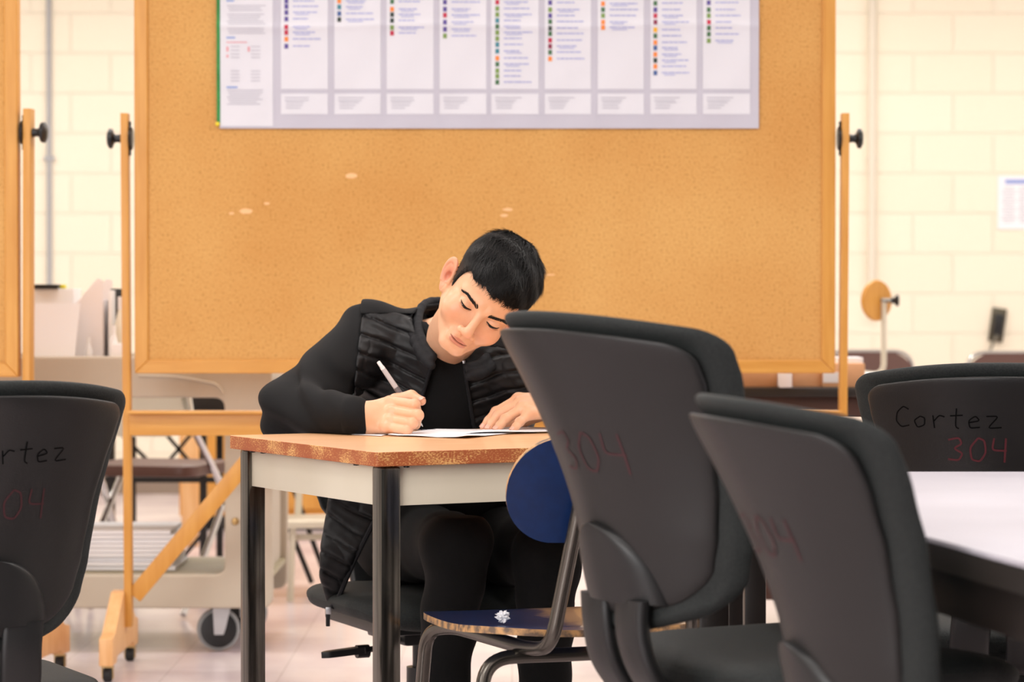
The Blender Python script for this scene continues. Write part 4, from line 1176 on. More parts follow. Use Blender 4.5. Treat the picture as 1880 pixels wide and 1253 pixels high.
def LZ(a): return -.0032-.0022*np.clip(1-((a-.0315)/.0135)**2, 0, 1)+.10*(a-.0315)
def head_sdf(X, Y, Z):
    A = np.abs(X)
    d = ell(X, Y, Z, (0, .014, .036), (.0735, .092, .081))
    d = smin(d, ell(X, Y, Z, (0, -.026, -.022), (.0600, .0565, .082)), .022)
    d = smin(d, ell(X, Y, Z, (0, -.034, .040), (.058, .050, .045)), .02)
    # jaw and chin
    d = smin(d, caps(A, Y, Z, (.0480, .008, -.050), (.015, -.067, -.0905), .013, .0130), .022)
    d = smin(d, ell(X, Y, Z, (0, -.0715, -.0895), (.019, .0150, .0145)), .016)
    d = smin(d, ell(A, Y, Z, (.040, -.050, -.034), (.024, .027, .024)), .018)
    # brow
    d = smin(d, caps(A, Y, Z, (.010, -.0805, .015), (.048, -.061, .013), .0065, .006), .014)
    # sockets
    d = smax(d, -ell(A, Y, Z, (.0315, -.0935, -.003), (.0185, .0135, .0120)), .009)
    # lids over the eyeballs
    d = smin(d, ell(A, Y, Z, (.0315, -.0690, -.0035), (.0150, .0135, .0125)), .0035)
    # narrow opening under the upper lid
    zl_ = LZ(A)-.0021
    slit = np.maximum(np.abs(Z-zl_)-(.0021*np.clip(1-((A-.0315)/.0125)**2, 0, 1)-.0001), np.maximum(Y+.0700, -.0900-Y))
    d = smax(d, -slit.astype(f32), .0012)
    # crease above the lid
    d = d + (.0011*np.exp(-((Z-.0055+.35*(A-.031)**2/.012)/.0013)**2)*np.exp(-((A-.031)/.013)**4)*(Y < -.055)).astype(f32)
    # nose
    d = smin(d, caps(X, Y, Z, (0, -.0825, .004), (0, -.1045, -.0330), .0075, .0088), .010)
    d = smin(d, ell(X, Y, Z, (0, -.1050, -.0372), (.0112, .0088, .0085)), .007)
    d = smin(d, ell(A, Y, Z, (.0125, -.0955, -.0410), (.0076, .0090, .0068)), .006)
    d = smax(d, -ell(A, Y, Z, (.0066, -.0995, -.0482), (.0036, .0050, .0034)), .002)
    # mouth
    d = smin(d, ell(X, Y, Z, (0, -.0795, -.0665), (.0250, .0110, .0160)), .014)
    up = .0018*np.cos(A/.0045)*np.exp(-(A/.010)**2)
    d = smin(d, ell(X, Y, Z+up.astype(f32), (0, -.0868, -.0652), (.0180, .0058, .0034)), .005)
    d = smin(d, ell(X, Y, Z, (0, -.0870, -.0718), (.0155, .0064, .0042)), .005)
    line = Z+.0685-.0030*(A/.021)**2
    d = d + (.0034*np.exp(-(line/.0010)**2)*np.exp(-(A/.0200)**6)*(Y < -.072)).astype(f32)
    d = d + (.0016*gz(A, Z, .0225, -.0665, .0035, .004)*(Y < -.06)).astype(f32)
    d = d + (.0012*gz(X, Z, 0, -.0545, .0028, .006)*(Y < -.08)).astype(f32)      # philtrum
    d = d + (.0022*gz(X, Z, 0, -.0800, .015, .004)*(Y < -.07)).astype(f32)      # under-lip
    # ears
    Re = Matrix.Rotation(R_(-18), 3, 'X') @ Matrix.Rotation(R_(13), 3, 'Y') @ Matrix.Rotation(R_(-42), 3, 'Z')
    m = np.array((Re.transposed()))
    ex, ey, ez = A-f32(.0715), Y-f32(.013), Z+f32(.010)
    u = m[0, 0]*ex+m[0, 1]*ey+m[0, 2]*ez; v = m[1, 0]*ex+m[1, 1]*ey+m[1, 2]*ez; w = m[2, 0]*ex+m[2, 1]*ey+m[2, 2]*ez
    v = v-f32(.010)
    rad = np.sqrt((v/(.0150+.10*w))**2+(w/.0320)**2)
    ear = smax(np.abs(u)-.0036, (rad-1)*.0165, .004)
    helix = np.sqrt(((rad-.87)*.0155)**2+(u-.0032)**2)-.0030
    ear = ear+(.0022*np.exp(-((rad-.68)/.09)**2)*(u > 0)*(w > -.012)).astype(f32)
    ear = smin(ear, np.where(w > -.018, helix, helix+.002), .003)
    anti = np.sqrt(((rad-.52)*.017)**2+(u-.0015)**2)-.0022
    ear = smin(ear, np.where(v > 0, anti, anti+.004), .003)
    ear = smax(ear, -ell(u, v, w, (.0050, -.0035, -.005), (.0062, .0078, .0110)), .002)
    ear = smin(ear, ell(u, v, w, (.001, -.002, -.0275), (.0045, .0080, .0085)), .005)
    d = smin(d, ear.astype(f32), .005)
    # neck
    d = smin(d, caps(X, Y, Z, (0, .020, -.036), tuple(nbl), .0545, .0520), .028)
    d = smin(d, caps(X, Y, Z, (0, -.012, -.085), tuple(np.array(nbl)+np.array((0, -.008, 0))), .026, .028), .03)
    return d

def ear_mask(x, y, z): return ((np.abs(x) > .073) & (y > .0) & (y < .06) & (z > -.045) & (z < .035))
hV, hF = surface_nets(head_sdf, (-.108, -.125, -.215), (.108, .14, .135), .0014*FINE)
def skin_col(x, y, z, head=True):
    base = np.array(lin('#E9B590')[:3]); n = len(x); C = np.tile(base, (n, 1))
    def mixc(mask, col):
        nonlocal C
        C = C*(1-mask[:, None])+np.array(lin(col)[:3])*mask[:, None]
    if head:
        a = np.abs(x); front = (y < -.05)
        mixc(.40*np.exp(-((a-.042)/.02)**2-((z+.032)/.02)**2)*front, '#DD8D6C')
        mixc(.35*np.exp(-(a/.014)**2-((z+.040)/.012)**2)*front, '#DE8A6C')
        e = (ear_mask(x, y, z)*.45); mixc(e, '#DE8262')
        mixc(.8*np.exp(-(((a-.079)/.008)**2+((y-.016)/.010)**2+((z+.014)/.013)**2)), '#B4523A')
        mixc(.30*np.exp(-((a-.031)/.016)**2-((z+.010)/.010)**2)*front, '#C98B72')
        inner = np.clip(1.12-((a/.0185)**2+(np.where(z > -.0685, (z+.0663)/.0048, (z+.0712)/.0062))**2), 0, .25)*4
        mixc(np.clip(inner, 0, 1)*.65*(y < -.078), '#C2685C')
        mixc(.75*np.exp(-((z+.0685-.0030*(a/.021)**2)/.0011)**2)*(a < .0195)*(y < -.074), '#6E322C')
        mixc(.22*np.clip(1-((z+.095)/.04)**2, 0, 1)*(y < -.0)*(z < -.05)*(a > .0), '#C59A80')
    return C
hC = skin_col(hV[:, 0], hV[:, 1], hV[:, 2])
HRn = np.array(HR)
hW = (hV*HS)@HRn.T+np.array(HC)

def A3(px, py, Y): return np.array(P(px, py, Y))
# right hand (writing)
RW = A3(668, 768, 4.905)
FRdir = A3(531, 757, 5.06)-RW; FRdir = FRdir/np.linalg.norm(FRdir)
FR = {
 'index': [A3(716, 738, 4.915), A3(761, 744, 4.888), A3(768, 762, 4.908), A3(764, 775, 4.926)],
 'middle': [A3(719, 755, 4.902), A3(767, 763, 4.875), A3(763, 780, 4.897), A3(755, 785, 4.915)],
 'ring': [A3(716, 772, 4.892), A3(757, 778, 4.868), A3(750, 789, 4.888), A3(741, 789, 4.905)],
 'pinky': [A3(709, 785, 4.884), A3(748, 790, 4.866), A3(740, 794, 4.884), A3(727, 792, 4.897)]}
RR = {'index': (.0105, .0096, .0085, .0070), 'middle': (.0108, .0098, .0086, .0072), 'ring': (.0102, .0092, .0080, .0068), 'pinky': (.0092, .0080, .0068, .0060)}
TH_R = ([A3(690, 756, 4.925), A3(727, 737, 4.950), A3(755, 728, 4.950), A3(774, 737, 4.935)], (.017, .0135, .0108, .0082))
def rhand(X, Y, Z):
    d = caps(X, Y, Z, tuple(RW+.06*FRdir), tuple(RW), .0250, .0255)
    palm = None
    for nme, off in (('index', (0, .006, -.002)), ('middle', (0, .006, 0)), ('ring', (0, .006, 0)), ('pinky', (0, .006, .001))):
        w0 = RW+np.array((.004, .004, {'index': .012, 'middle': .004, 'ring': -.005, 'pinky': -.012}[nme]))
        e = caps(X, Y, Z, w0, FR[nme][0]+np.array(off), .0155, .0125)
        palm = e if palm is None else smin(palm, e, .012)
    d = smin(d, palm, .016)
    d = smin(d, caps(X, Y, Z, RW+np.array((.01, .012, -.006)), FR['ring'][0]+np.array((-.008, .022, .0)), .016, .014), .014)
    th = chain(X, Y, Z, *TH_R, k=.005)
    fs = None
    for nme in FR:
        p = FR[nme]; r = RR[nme]
        e = chain(X, Y, Z, p, r, .0035)
        e = smin(e, ell(X, Y, Z, p[1], (r[1]*1.12,)*3), .003)
        fs = e if fs is None else smin(fs, e, .0008)
    knk = d
    for nme in FR: knk = smin(knk, ell(X, Y, Z, FR[nme][0]+np.array((0, -.004, .001)), (.0100, .0085, .0090)), .006)
    d = smin(knk, fs, .0040)
    d = smin(d, th, .003)
    return d
# left hand (steadying the paper)
LW = A3(1016, 744, 5.035)
FL = {
 'index': [A3(952, 734, 5.045), A3(911, 757, 5.030), A3(897, 773, 5.022), A3(888, 785, 5.016)],
 'middle': [A3(955, 741, 5.022), A3(915, 763, 5.005), A3(903, 777, 4.998), A3(897, 787, 4.992)],
 'ring': [A3(960, 750, 5.002), A3(928, 770, 4.986), A3(918, 781, 4.978), A3(911, 789, 4.972)],
 'pinky': [A3(972, 760, 4.990), A3(954, 775, 4.974), A3(947, 784, 4.966), A3(941, 790.5, 4.960)]}
RL = {'index': (.0105, .0094, .0085, .0072), 'middle': (.0108, .0096, .0086, .0072), 'ring': (.0102, .0090, .0080, .0068), 'pinky': (.0094, .0080, .0072, .0062)}
TH_L = ([A3(995, 758, 5.06), A3(965, 770, 5.078), A3(945, 780, 5.078), A3(930, 787, 5.068)], (.016, .0125, .0105, .0080))
def lhand(X, Y, Z):
    d = caps(X, Y, Z, tuple(LW+np.array((.048, .040, .0))), tuple(LW), .0255, .0250)
    palm = None
    for nme, w_ in (('index', (0, .010, .007)), ('middle', (0, .003, .006)), ('ring', (0, -.005, .000)), ('pinky', (0, -.010, -.007))):
        e = caps(X, Y, Z, LW+np.array(w_), FL[nme][0], .0170, .0125)
        palm = e if palm is None else smin(palm, e, .012)
    d = smin(d, palm, .014)
    for nme in FL: d = smin(d, ell(X, Y, Z, FL[nme][0]+np.array((0, -.001, .003)), (.010, .010, .0088)), .006)
    fs = None
    for nme in FL:
        p = FL[nme]; r = RL[nme]; e = chain(X, Y, Z, p, r, .0035)
        e = smin(e, ell(X, Y, Z, p[1], (r[1]*1.1,)*3), .003)
        fs = e if fs is None else smin(fs, e, .0014)
    d = smin(d, fs, .005)
    return smin(d, chain(X, Y, Z, *TH_L, k=.005), .006)
def hand_cols(V, tips):
    C = skin_col(V[:, 0], V[:, 1], V[:, 2], head=False)
    for p, r in tips:
        m = .45*np.exp(-((V-p)**2).sum(1)/(r**2)); C = C*(1-m[:, None])+np.array(lin('#E08A72')[:3])*m[:, None]
    return C
rV, rF = surface_nets(rhand, (-.34, 4.84, .735), (-.145, 4.99, .845), .0013*FINE)
lV, lF = surface_nets(lhand, (-.075, 4.93, .735), (.135, 5.11, .860), .0013*FINE)
rC = hand_cols(rV, [(p[k], .009) for p in list(FR.values())+[TH_R[0]] for k in (0, 1, 3)])
lC = hand_cols(lV, [(p[k], .009) for p in list(FL.values())+[TH_L[0]] for k in (0, 1, 3)])

# trunk and limbs
shR = np.array((-.282, 5.27, .918)); shL = np.array((.022, 5.23, .868))
elR = np.array(P(531, 757, 5.06)); elL = np.array((.215, 5.15, .800))
wrR = RW+np.array((-.02, .005, .002)); wrL = LW+np.array((.03, .015, .0))
hipR = np.array((-.225, 5.47, .505)); hipL = np.array((-.045, 5.47, .505))
knR = np.array(P(838, 1000, 4.94)); knL = np.array(P(1002, 1022, 4.98))
anR = np.array((-.145, 5.02, .10)); anL = np.array((.055, 5.06, .10))
def trunk(X, Y, Z, g=0.0):
    d = ell(X, Y, Z, (-.128, 5.325, .805), (.172+g, .112+g, .165+g))
    d = smin(d, ell(X, Y, Z, (-.130, 5.395, .655), (.160+g, .118+g, .150+g)), .05)
    d = smin(d, ell(X, Y, Z, (-.135, 5.455, .530), (.172+g, .130+g, .115+g)), .05)
    d = smin(d, caps(X, Y, Z, shR+np.array((.028, 0, -.004)), shL-np.array((.028, 0, .004)), .052+g, .052+g), .05)
    d = smin(d, caps(X, Y, Z, (-.13, 5.275, .900), (-.128, 5.235, .925), .066+g, .052+g), .04)
    return d
def arms(X, Y, Z, g=0.0):
    a = caps(X, Y, Z, shR, elR, .054+g, .042+g); a = smin(a, caps(X, Y, Z, elR, wrR, .042+g, .026+g), .025)
    b_ = caps(X, Y, Z, shL, elL, .054+g, .042+g); b_ = smin(b_, caps(X, Y, Z, elL, wrL, .042+g, .026+g), .025)
    return np.minimum(a, b_)
def legs(X, Y, Z, g=0.0):
    a = caps(X, Y, Z, hipR, knR, .080+g, .052+g); a = smin(a, caps(X, Y, Z, knR, anR, .052+g, .036+g), .03)
    b_ = caps(X, Y, Z, hipL, knL, .080+g, .052+g); b_ = smin(b_, caps(X, Y, Z, knL, anL, .052+g, .036+g), .03)
    return np.minimum(a, b_)
def inner(X, Y, Z):
    d = smin(trunk(X, Y, Z, -.012), arms(X, Y, Z, -.008), .02)
    d = smin(d, legs(X, Y, Z, -.012), .02)
    for an in (anR, anL): d = smin(d, caps(X, Y, Z, an-np.array((0, 0, .04)), an+np.array((0, -.13, -.055)), .035, .028), .02)
    return d
bV, bF = surface_nets(inner, (-.55, 4.75, .0), (.36, 5.62, .99), .0075)
bC = skin_col(bV[:, 0], bV[:, 1], bV[:, 2], head=False)

def join(parts):
    V = []; F = []; C = []; n = 0
    for v, f, c_ in parts: V.append(v); F.append(f+n); C.append(c_); n += len(v)
    return np.concatenate(V), np.concatenate(F), np.concatenate(C)
def np_mesh(name, V, F, mat, parent=None, col=None, smooth_iter=0):
    me = bpy.data.meshes.new(name)
    me.vertices.add(len(V)); me.vertices.foreach_set('co', V.astype(np.float32).ravel())
    k = F.shape[1]; me.loops.add(len(F)*k); me.loops.foreach_set('vertex_index', F.astype(np.int32).ravel())
    me.polygons.add(len(F)); me.polygons.foreach_set('loop_start', (np.arange(len(F))*k).astype(np.int32))
    me.update(calc_edges=True); me.validate()
    me.polygons.foreach_set('use_smooth', np.ones(len(me.polygons), bool))
    if col is not None:
        at = me.color_attributes.new('Col', 'FLOAT_COLOR', 'POINT'); at.data.foreach_set('color', np.concatenate([col, np.ones((len(col), 1))], 1).astype(np.float32).ravel())
    me.materials.append(mat)
    o = bpy.data.objects.new(name, me); link(o, parent)
    if smooth_iter:
        md = o.modifiers.new('smooth', 'SMOOTH'); md.iterations = smooth_iter; md.factor = .5
    return o
def skin_material():
    m = bpy.data.materials.new('skin'); m.use_nodes = True
    N = m.node_tree.nodes; L = m.node_tree.links; b = N['Principled BSDF']
    a = N.new('ShaderNodeAttribute'); a.attribute_name = 'Col'
    nz = N.new('ShaderNodeTexNoise'); nz.inputs['Scale'].default_value = 60; nz.inputs['Detail'].default_value = 3
    tc = N.new('ShaderNodeTexCoord'); L.new(tc.outputs['Object'], nz.inputs[0])
    cr = N.new('ShaderNodeValToRGB'); cr.color_ramp.elements[0].color = (.93, .88, .86, 1); cr.color_ramp.elements[1].color = (1, 1, 1, 1); cr.color_ramp.elements[0].position = .3; cr.color_ramp.elements[1].position = .6
    mx = N.new('ShaderNodeMix'); mx.data_type = 'RGBA'; mx.blend_type = 'MULTIPLY'; mx.inputs[0].default_value = .6
    L.new(nz.outputs[0], cr.inputs[0]); L.new(a.outputs[0], mx.inputs[6]); L.new(cr.outputs[0], mx.inputs[7]); L.new(mx.outputs[2], b.inputs['Base Color'])
    b.inputs['Roughness'].default_value = .37; b.inputs['Subsurface Weight'].default_value = .12; b.inputs['Subsurface Radius'].default_value = (1, .35, .2); b.inputs['Subsurface Scale'].default_value = .006
    b.inputs['Specular IOR Level'].default_value = .45
    bp = N.new('ShaderNodeBump'); bp.inputs['Distance'].default_value = .00015; n2 = N.new('ShaderNodeTexNoise'); n2.inputs['Scale'].default_value = 900
    L.new(tc.outputs['Object'], n2.inputs[0]); L.new(n2.outputs[0], bp.inputs['Height']); L.new(bp.outputs[0], b.inputs['Normal'])
    return m
M['skin'] = skin_material()
V, F, C = join([(hW, hF, hC), (rV, rF, rC), (lV, lF, lC), (bV, bF, bC)])
person = np_mesh('person', V, F, M['skin'], None, C, 2)
tag(person, 'person in a black quilted vest and sweater bent over the desk writing with a pen', 'person')

# ---- clothing
M['sweater'] = material('black_jersey', '#0C0C0D', .85, bump=.0002, scale=700, spec=.3)
M['vest'] = material('black_quilted_nylon', '#0E0E10', .5, bump=.0004, scale=110, spec=.35)
M['rib'] = material('black_ribbed_knit', '#19191C', .75, bump=.0006, scale=60, stretch=(1, 1, 12), spec=.3)
M['trousers'] = material('black_trousers', '#060606', .85, bump=.0004, scale=300, spec=.25)
def wr(X, Y, Z, f, a, s=0.0):
    return a*np.sin(X*f*1.1+Z*f*.6+s+1.7*np.sin(Z*f*.45+Y*f*.3))*np.sin(Y*f*.7-Z*f*.8+s*2)
xV = -.1265; zV = .8815
def sweater(X, Y, Z):
    ar = arms(X, Y, Z, .0105)
    # cloth folds across the sleeves, gathered at elbow and inner arm
    eR = np.exp(-(((X-elR[0])**2+(Y-elR[1])**2+(Z-elR[2])**2)/.11**2))
    fold = .0095*np.sin((X*.55+Z*1.0-Y*.35)*95+2.2*np.sin(X*22+Z*9))*eR+wr(X, Y, Z, 34, .0045)
    ar = ar+fold.astype(f32)
    d = smin(trunk(X, Y, Z, 0.0), ar, .022)
    # shoulder seam ridge
    d = d-(.0022*np.exp(-((X-(-.292))/.0035)**2)*(Z > .84)).astype(f32)
    # cut the cuffs, hem and the v-neck
    d = smax(d, -(caps(X, Y, Z, LW+np.array((-.0, 0, 0)), LW+np.array((-.3, 0, -.02)), .075, .2)) if False else (LW[0]+.012-X)*1.0*((Z < .90) & (Y < 5.14) & (X > -.09))+(-1)*(1-((Z < .90) & (Y < 5.14) & (X > -.09))), .002) if False else d
    neck = np.maximum(np.maximum((zV+2.0*np.abs(X-xV))-Z, np.abs(X-xV)-.075), Y-5.34)
    d = smax(d, -neck.astype(f32), .003)
    neck2 = caps(X, Y, Z, (-.128, 5.25, .955), (-.10, 5.18, 1.05), .054, .062)
    d = smax(d, -neck2, .003)
    return smax(d, (.52-Z).astype(f32), .004)
def cuff_cut(fn, px_c, normal, hand):
    pass
# sleeves end at the wrists: planes across the forearms
nR = (wrR-elR)/np.linalg.norm(wrR-elR); nL = (wrL-elL)/np.linalg.norm(wrL-elL)
cR = RW+np.array((.008, 0, 0)); cL = LW+np.array((.012, .0, .0))
nRc = np.array((.93, -.12, .02)); nRc /= np.linalg.norm(nRc)
def sweater_c(X, Y, Z):
    d = sweater(X, Y, Z)
    near = (np.sqrt((X-cR[0])**2+(Y-cR[1])**2+(Z-cR[2])**2) < .12)
    pl_ = (X-cR[0])*nRc[0]+(Y-cR[1])*nRc[1]+(Z-cR[2])*nRc[2]+.10*(Z-cR[2])
    # cuff band
    t_ = (X-cR[0])*nRc[0]+(Y-cR[1])*nRc[1]+(Z-cR[2])*nRc[2]
    d = d+np.where(near, .0018*np.exp(-((t_+.045)/.0018)**2), 0).astype(f32)-np.where(near & (t_ > -.045), .0015, 0).astype(f32)
    d = np.where(near, np.maximum(d, pl_), d)
    nearL = (np.sqrt((X-cL[0])**2+(Y-cL[1])**2+(Z-cL[2])**2) < .10)
    pL = (cL[0]-X)
    return np.where(nearL & (Y < 5.16), np.maximum(d, pL), d).astype(f32)
sV, sF = surface_nets(sweater_c, (-.53, 4.84, .515), (.31, 5.52, .99), .0036*FINE)
# keep everything above the desk where the arm lies on it
def rest(V):
    m = V[:, 2] < DZ+.0012
    # inside the desk outline
    dx = V[:, 0]-N0.x; dy = V[:, 1]-N0.y
    a = dx*U.x+dy*U.y; b_ = dx*Wd.x+dy*Wd.y
    m &= (a > -.002) & (a < DL) & (b_ > 0) & (b_ < DD+.003) & (V[:, 2] > .70)
    V = V.copy(); V[m, 2] = DZ+.0012; return V
np_mesh('sweater', rest(sV), sF, M['sweater'], person, smooth_iter=2)

zl = [(.99, -.142), (.873, -.148), (.81, -.167), (.72, -.195), (.60, -.25), (.42, -.335), (.3, -.36)]
zr = [(.99, -.098), (.866, -.094), (.754, -.078), (.6, -.02), (.42, .05), (.3, .08)]
def interp(Z, tab):
    z = [t[0] for t in tab][::-1]; x = [t[1] for t in tab][::-1]; return np.interp(Z, z, x).astype(f32)
def quilt(X, Z, xc=-.12):
    a = np.abs(X-xc)
    zq = np.where(X < xc, Z+.48*(X-xc), Z-.34*(X-xc))+.003*np.sin(X*38)+.0015*np.sin(X*90+Z*30)
    p = .0355; r = (zq/p)-np.floor(zq/p); l1 = np.minimum(r, 1-r)*p
    q2 = X*1.0+.012*np.sin(Z*60)+.25*Z; p2 = .052; r2 = (q2/p2)-np.floor(q2/p2); l2 = np.minimum(r2, 1-r2)*p2
    row = np.floor(zq/p)
    g1 = np.exp(-(l1/.0028)**2)+.22*np.cos(np.pi*l1/(p/2))**2; g2 = np.exp(-(l2/.0028)**2)*(.35+.25*np.sin(row*2.3))
    crk = .0005*np.sin(X*170+Z*60+2*np.sin(Z*120))+.0004*np.sin(X*70-Z*190)
    return (.0046*np.maximum(g1, g2)-crk).astype(f32)
def poly_sdf(X, Z, pts):
    d = np.full(X.shape, 1e9, f32); inside = np.zeros(X.shape, bool)
    for (x0_, z0_), (x1_, z1_) in zip(pts, pts[1:]+pts[:1]):
        ex, ez = x1_-x0_, z1_-z0_; wx, wz = X-x0_, Z-z0_
        t = np.clip((wx*ex+wz*ez)/(ex*ex+ez*ez), 0, 1); d = np.minimum(d, np.hypot(wx-ex*t, wz-ez*t))
        c_ = ((z0_ > Z) != (z1_ > Z)) & (X < (x1_-x0_)*(Z-z0_)/(z1_-z0_+1e-9)+x0_); inside ^= c_
    return np.where(inside, -d, d)
sc = 5.2/FPX
hang = [((px-940)*sc, CAM_H-(py-546)*sc) for px, py in ((612, 850), (600, 930), (590, 1000), (587, 1062), (598, 1108), (606, 1116), (616, 1108), (650, 1022), (700, 925), (720, 850))]
def shirt_base(X, Y, Z, g): return smin(trunk(X, Y, Z, g), arms(X, Y, Z, .0105+g), .022)
def vest(X, Y, Z):
    q = quilt(X, Z)
    d = shirt_base(X, Y, Z, .0115)+q
    xl_, xr_ = interp(Z, zl), interp(Z, zr)
    front = Y < 5.36
    opening = np.where(front, np.minimum(X-xl_, xr_-X), -1.0)
    d = smax(d, opening.astype(f32), .006)
    d = np.maximum(d, -shirt_base(X, Y, Z, .000))
    # arm holes
    d = smax(d, (-.292+.08*(Z-.9)-X).astype(f32), .006); d = smax(d, (X-.052).astype(f32), .006)
    d = smax(d, (.44-Z).astype(f32), .004)
    # top trimmed under the collar
    d = smax(d, -caps(X, Y, Z, (-.128, 5.25, .90), (-.10, 5.18, 1.05), .070, .08), .004)
    # open front panel hanging beside the thigh
    yp = 5.235+.22*np.clip(Z-.52, 0, 1)+.015*np.sin(Z*35)+.6*np.clip(X+.33, 0, 1)*.12
    h = smax(poly_sdf(X, Z, hang)-.004, np.abs(Y-yp)-.011+q, .010)
    return smin(d, h.astype(f32), .012)
vV, vF = surface_nets(vest, (-.395, 5.12, .385), (.075, 5.58, .995), .0030*FINE)
np_mesh('quilted_vest', vV, vF, M['vest'], person, smooth_iter=1)
# knit yoke over the shoulder, collar band
def yoke(X, Y, Z):
    d = shirt_base(X, Y, Z, .0122)
    d = np.maximum(d, -shirt_base(X, Y, Z, .004))
    zy = .966+.0*(Y-5.22)
    zy = np.where(X > -.12, .915-.10*(X+.12)+.1*(Y-5.22), zy)
    d = smax(d, (zy-Z).astype(f32), .003)
    d = smax(d, (-.292-X).astype(f32), .005); d = smax(d, (X-.052).astype(f32), .005)
    return smax(d, -caps(X, Y, Z, (-.128, 5.25, .90), (-.10, 5.18, 1.05), .066, .075), .004)
yV, yF = surface_nets(yoke, (-.31, 5.12, .85), (.07, 5.42, 1.0), .003*FINE)
np_mesh('shoulder_yoke', yV, yF, M['sweater'], person, smooth_iter=2)
colR = [A3(835, 560, 5.335), A3(796, 553, 5.315), A3(773, 566, 5.265), A3(768, 596, 5.215), A3(777, 630, 5.165), A3(795, 655, 5.135)]
colL = [A3(835, 560, 5.335), A3(880, 580, 5.33), A3(905, 612, 5.27), A3(902, 645, 5.20), A3(880, 668, 5.155), A3(858, 674, 5.135)]
def rs_path(p, n=40):
    p = np.array(p); t = np.linspace(0, len(p)-1, n); out = []
    for s_ in t:
        i = min(int(s_), len(p)-2); f = s_-i
        p0, p1, p2, p3 = p[max(i-1, 0)], p[i], p[i+1], p[min(i+2, len(p)-1)]
        out.append(.5*((2*p1)+(-p0+p2)*f+(2*p0-5*p1+4*p2-p3)*f*f+(-p0+3*p1-3*p2+p3)*f**3))
    return out
def collar(X, Y, Z):
    d = None
    cxy = np.array((-.122, 5.235, 0))
    for path in (colR, colL):
        pts = rs_path(path, 14)
        for a, b_ in zip(pts, pts[1:]):
            e = caps(X, Y, Z, a, b_, .0085, .0085); d = e if d is None else smin(d, e, .002)
            def outw(p):
                v = p-cxy; v[2] = 0; v = v/np.linalg.norm(v); return p+v*.011+np.array((0, 0, -.017))
            e = caps(X, Y, Z, outw(a.copy()), outw(b_.copy()), .0085, .0085); d = smin(d, e, .010)
    return d
kV, kF = surface_nets(collar, (-.22, 5.09, .835), (.0, 5.37, 1.01), .0026*FINE)
np_mesh('knit_collar', kV, kF, M['rib'], person, smooth_iter=2)
# zips
M['zip_metal'] = material('zip_metal', '#B9B9BC', .3, metal=.9)
def project_front(fn, x, z, y0=4.95, y1=5.45):
    ys = np.linspace(y0, y1, 700).astype(f32); v = fn(np.full_like(ys, x), ys, np.full_like(ys, z))
    k = np.argmax(v < 0); return float(ys[k]) if v.min() < 0 else None
for tab, side in ((zl, -1), (zr, 1)):
    pts = []
    for z in np.linspace(.872, .70, 30):
        x = float(interp(np.array([z]), tab)[0])+side*.004
        y = project_front(lambda a, b_, c_: shirt_base(a, b_, c_, .0140), x, z)
        if y: pts.append((x, y-.001, float(z)))
    ct_ = MB().tube(pts, .0036, 8).build('zip_tape', M['rib'], person)
    MB().box((pts[0][0]-side*.001, pts[0][1]-.006, pts[0][2]+.003), (.005, .004, .006), bev=.001).build('zip_stop', M['zip_metal'], ct_)
pts = [((px-940)*sc+.003, 5.222+.22*max(0, CAM_H-(py-546)*sc-.52), CAM_H-(py-546)*sc) for px, py in ((705, 915), (680, 965), (655, 1015), (636, 1056), (617, 1100), (604, 1120))]
zp = MB().tube([tuple(p) for p in rs_path([np.array(p) for p in pts], 24)], .005, 8).build('zip_tape', M['rib'], person)
q = P(603, 1122, 5.21)
MB().box(q, (.011, .006, .014), bev=.002).build('zip_slider', M['zip_metal'], zp)
MB().box(P(602, 1138, 5.21), (.008, .004, .027), bev=.0015).build('zip_pull', M['rubber'], zp)
# trousers
def trousers(X, Y, Z):
    d = legs(X, Y, Z, .006)+(wr(X, Y, Z, 30, .005)).astype(f32)
    d = smin(d, ell(X, Y, Z, (-.135, 5.465, .520), (.185, .135, .100)), .04)
    d = smax(d, (.105-Z).astype(f32), .003)
    return smax(d, (Z-.60).astype(f32), .004)
tV, tF = surface_nets(trousers, (-.36, 4.84, .09), (.17, 5.63, .61), .0045*FINE)
np_mesh('trousers', tV, tF, M['trousers'], person, smooth_iter=2)
for an in (anR, anL):
    def shoe(X, Y, Z, an=an):
        d = caps(X, Y, Z, an+np.array((0, .02, -.045)), an+np.array((0, -.16, -.060)), .046, .038)
        d = smin(d, caps(X, Y, Z, an+np.array((0, .01, .02)), an+np.array((0, .0, -.03)), .048, .048), .02)
        return smax(d, (.004-Z).astype(f32), .002)
    v, f = surface_nets(shoe, (an[0]-.07, an[1]-.23, 0), (an[0]+.07, an[1]+.09, .18), .005)
    np_mesh('shoe', v, f, M['black_plastic'], person, smooth_iter=2)

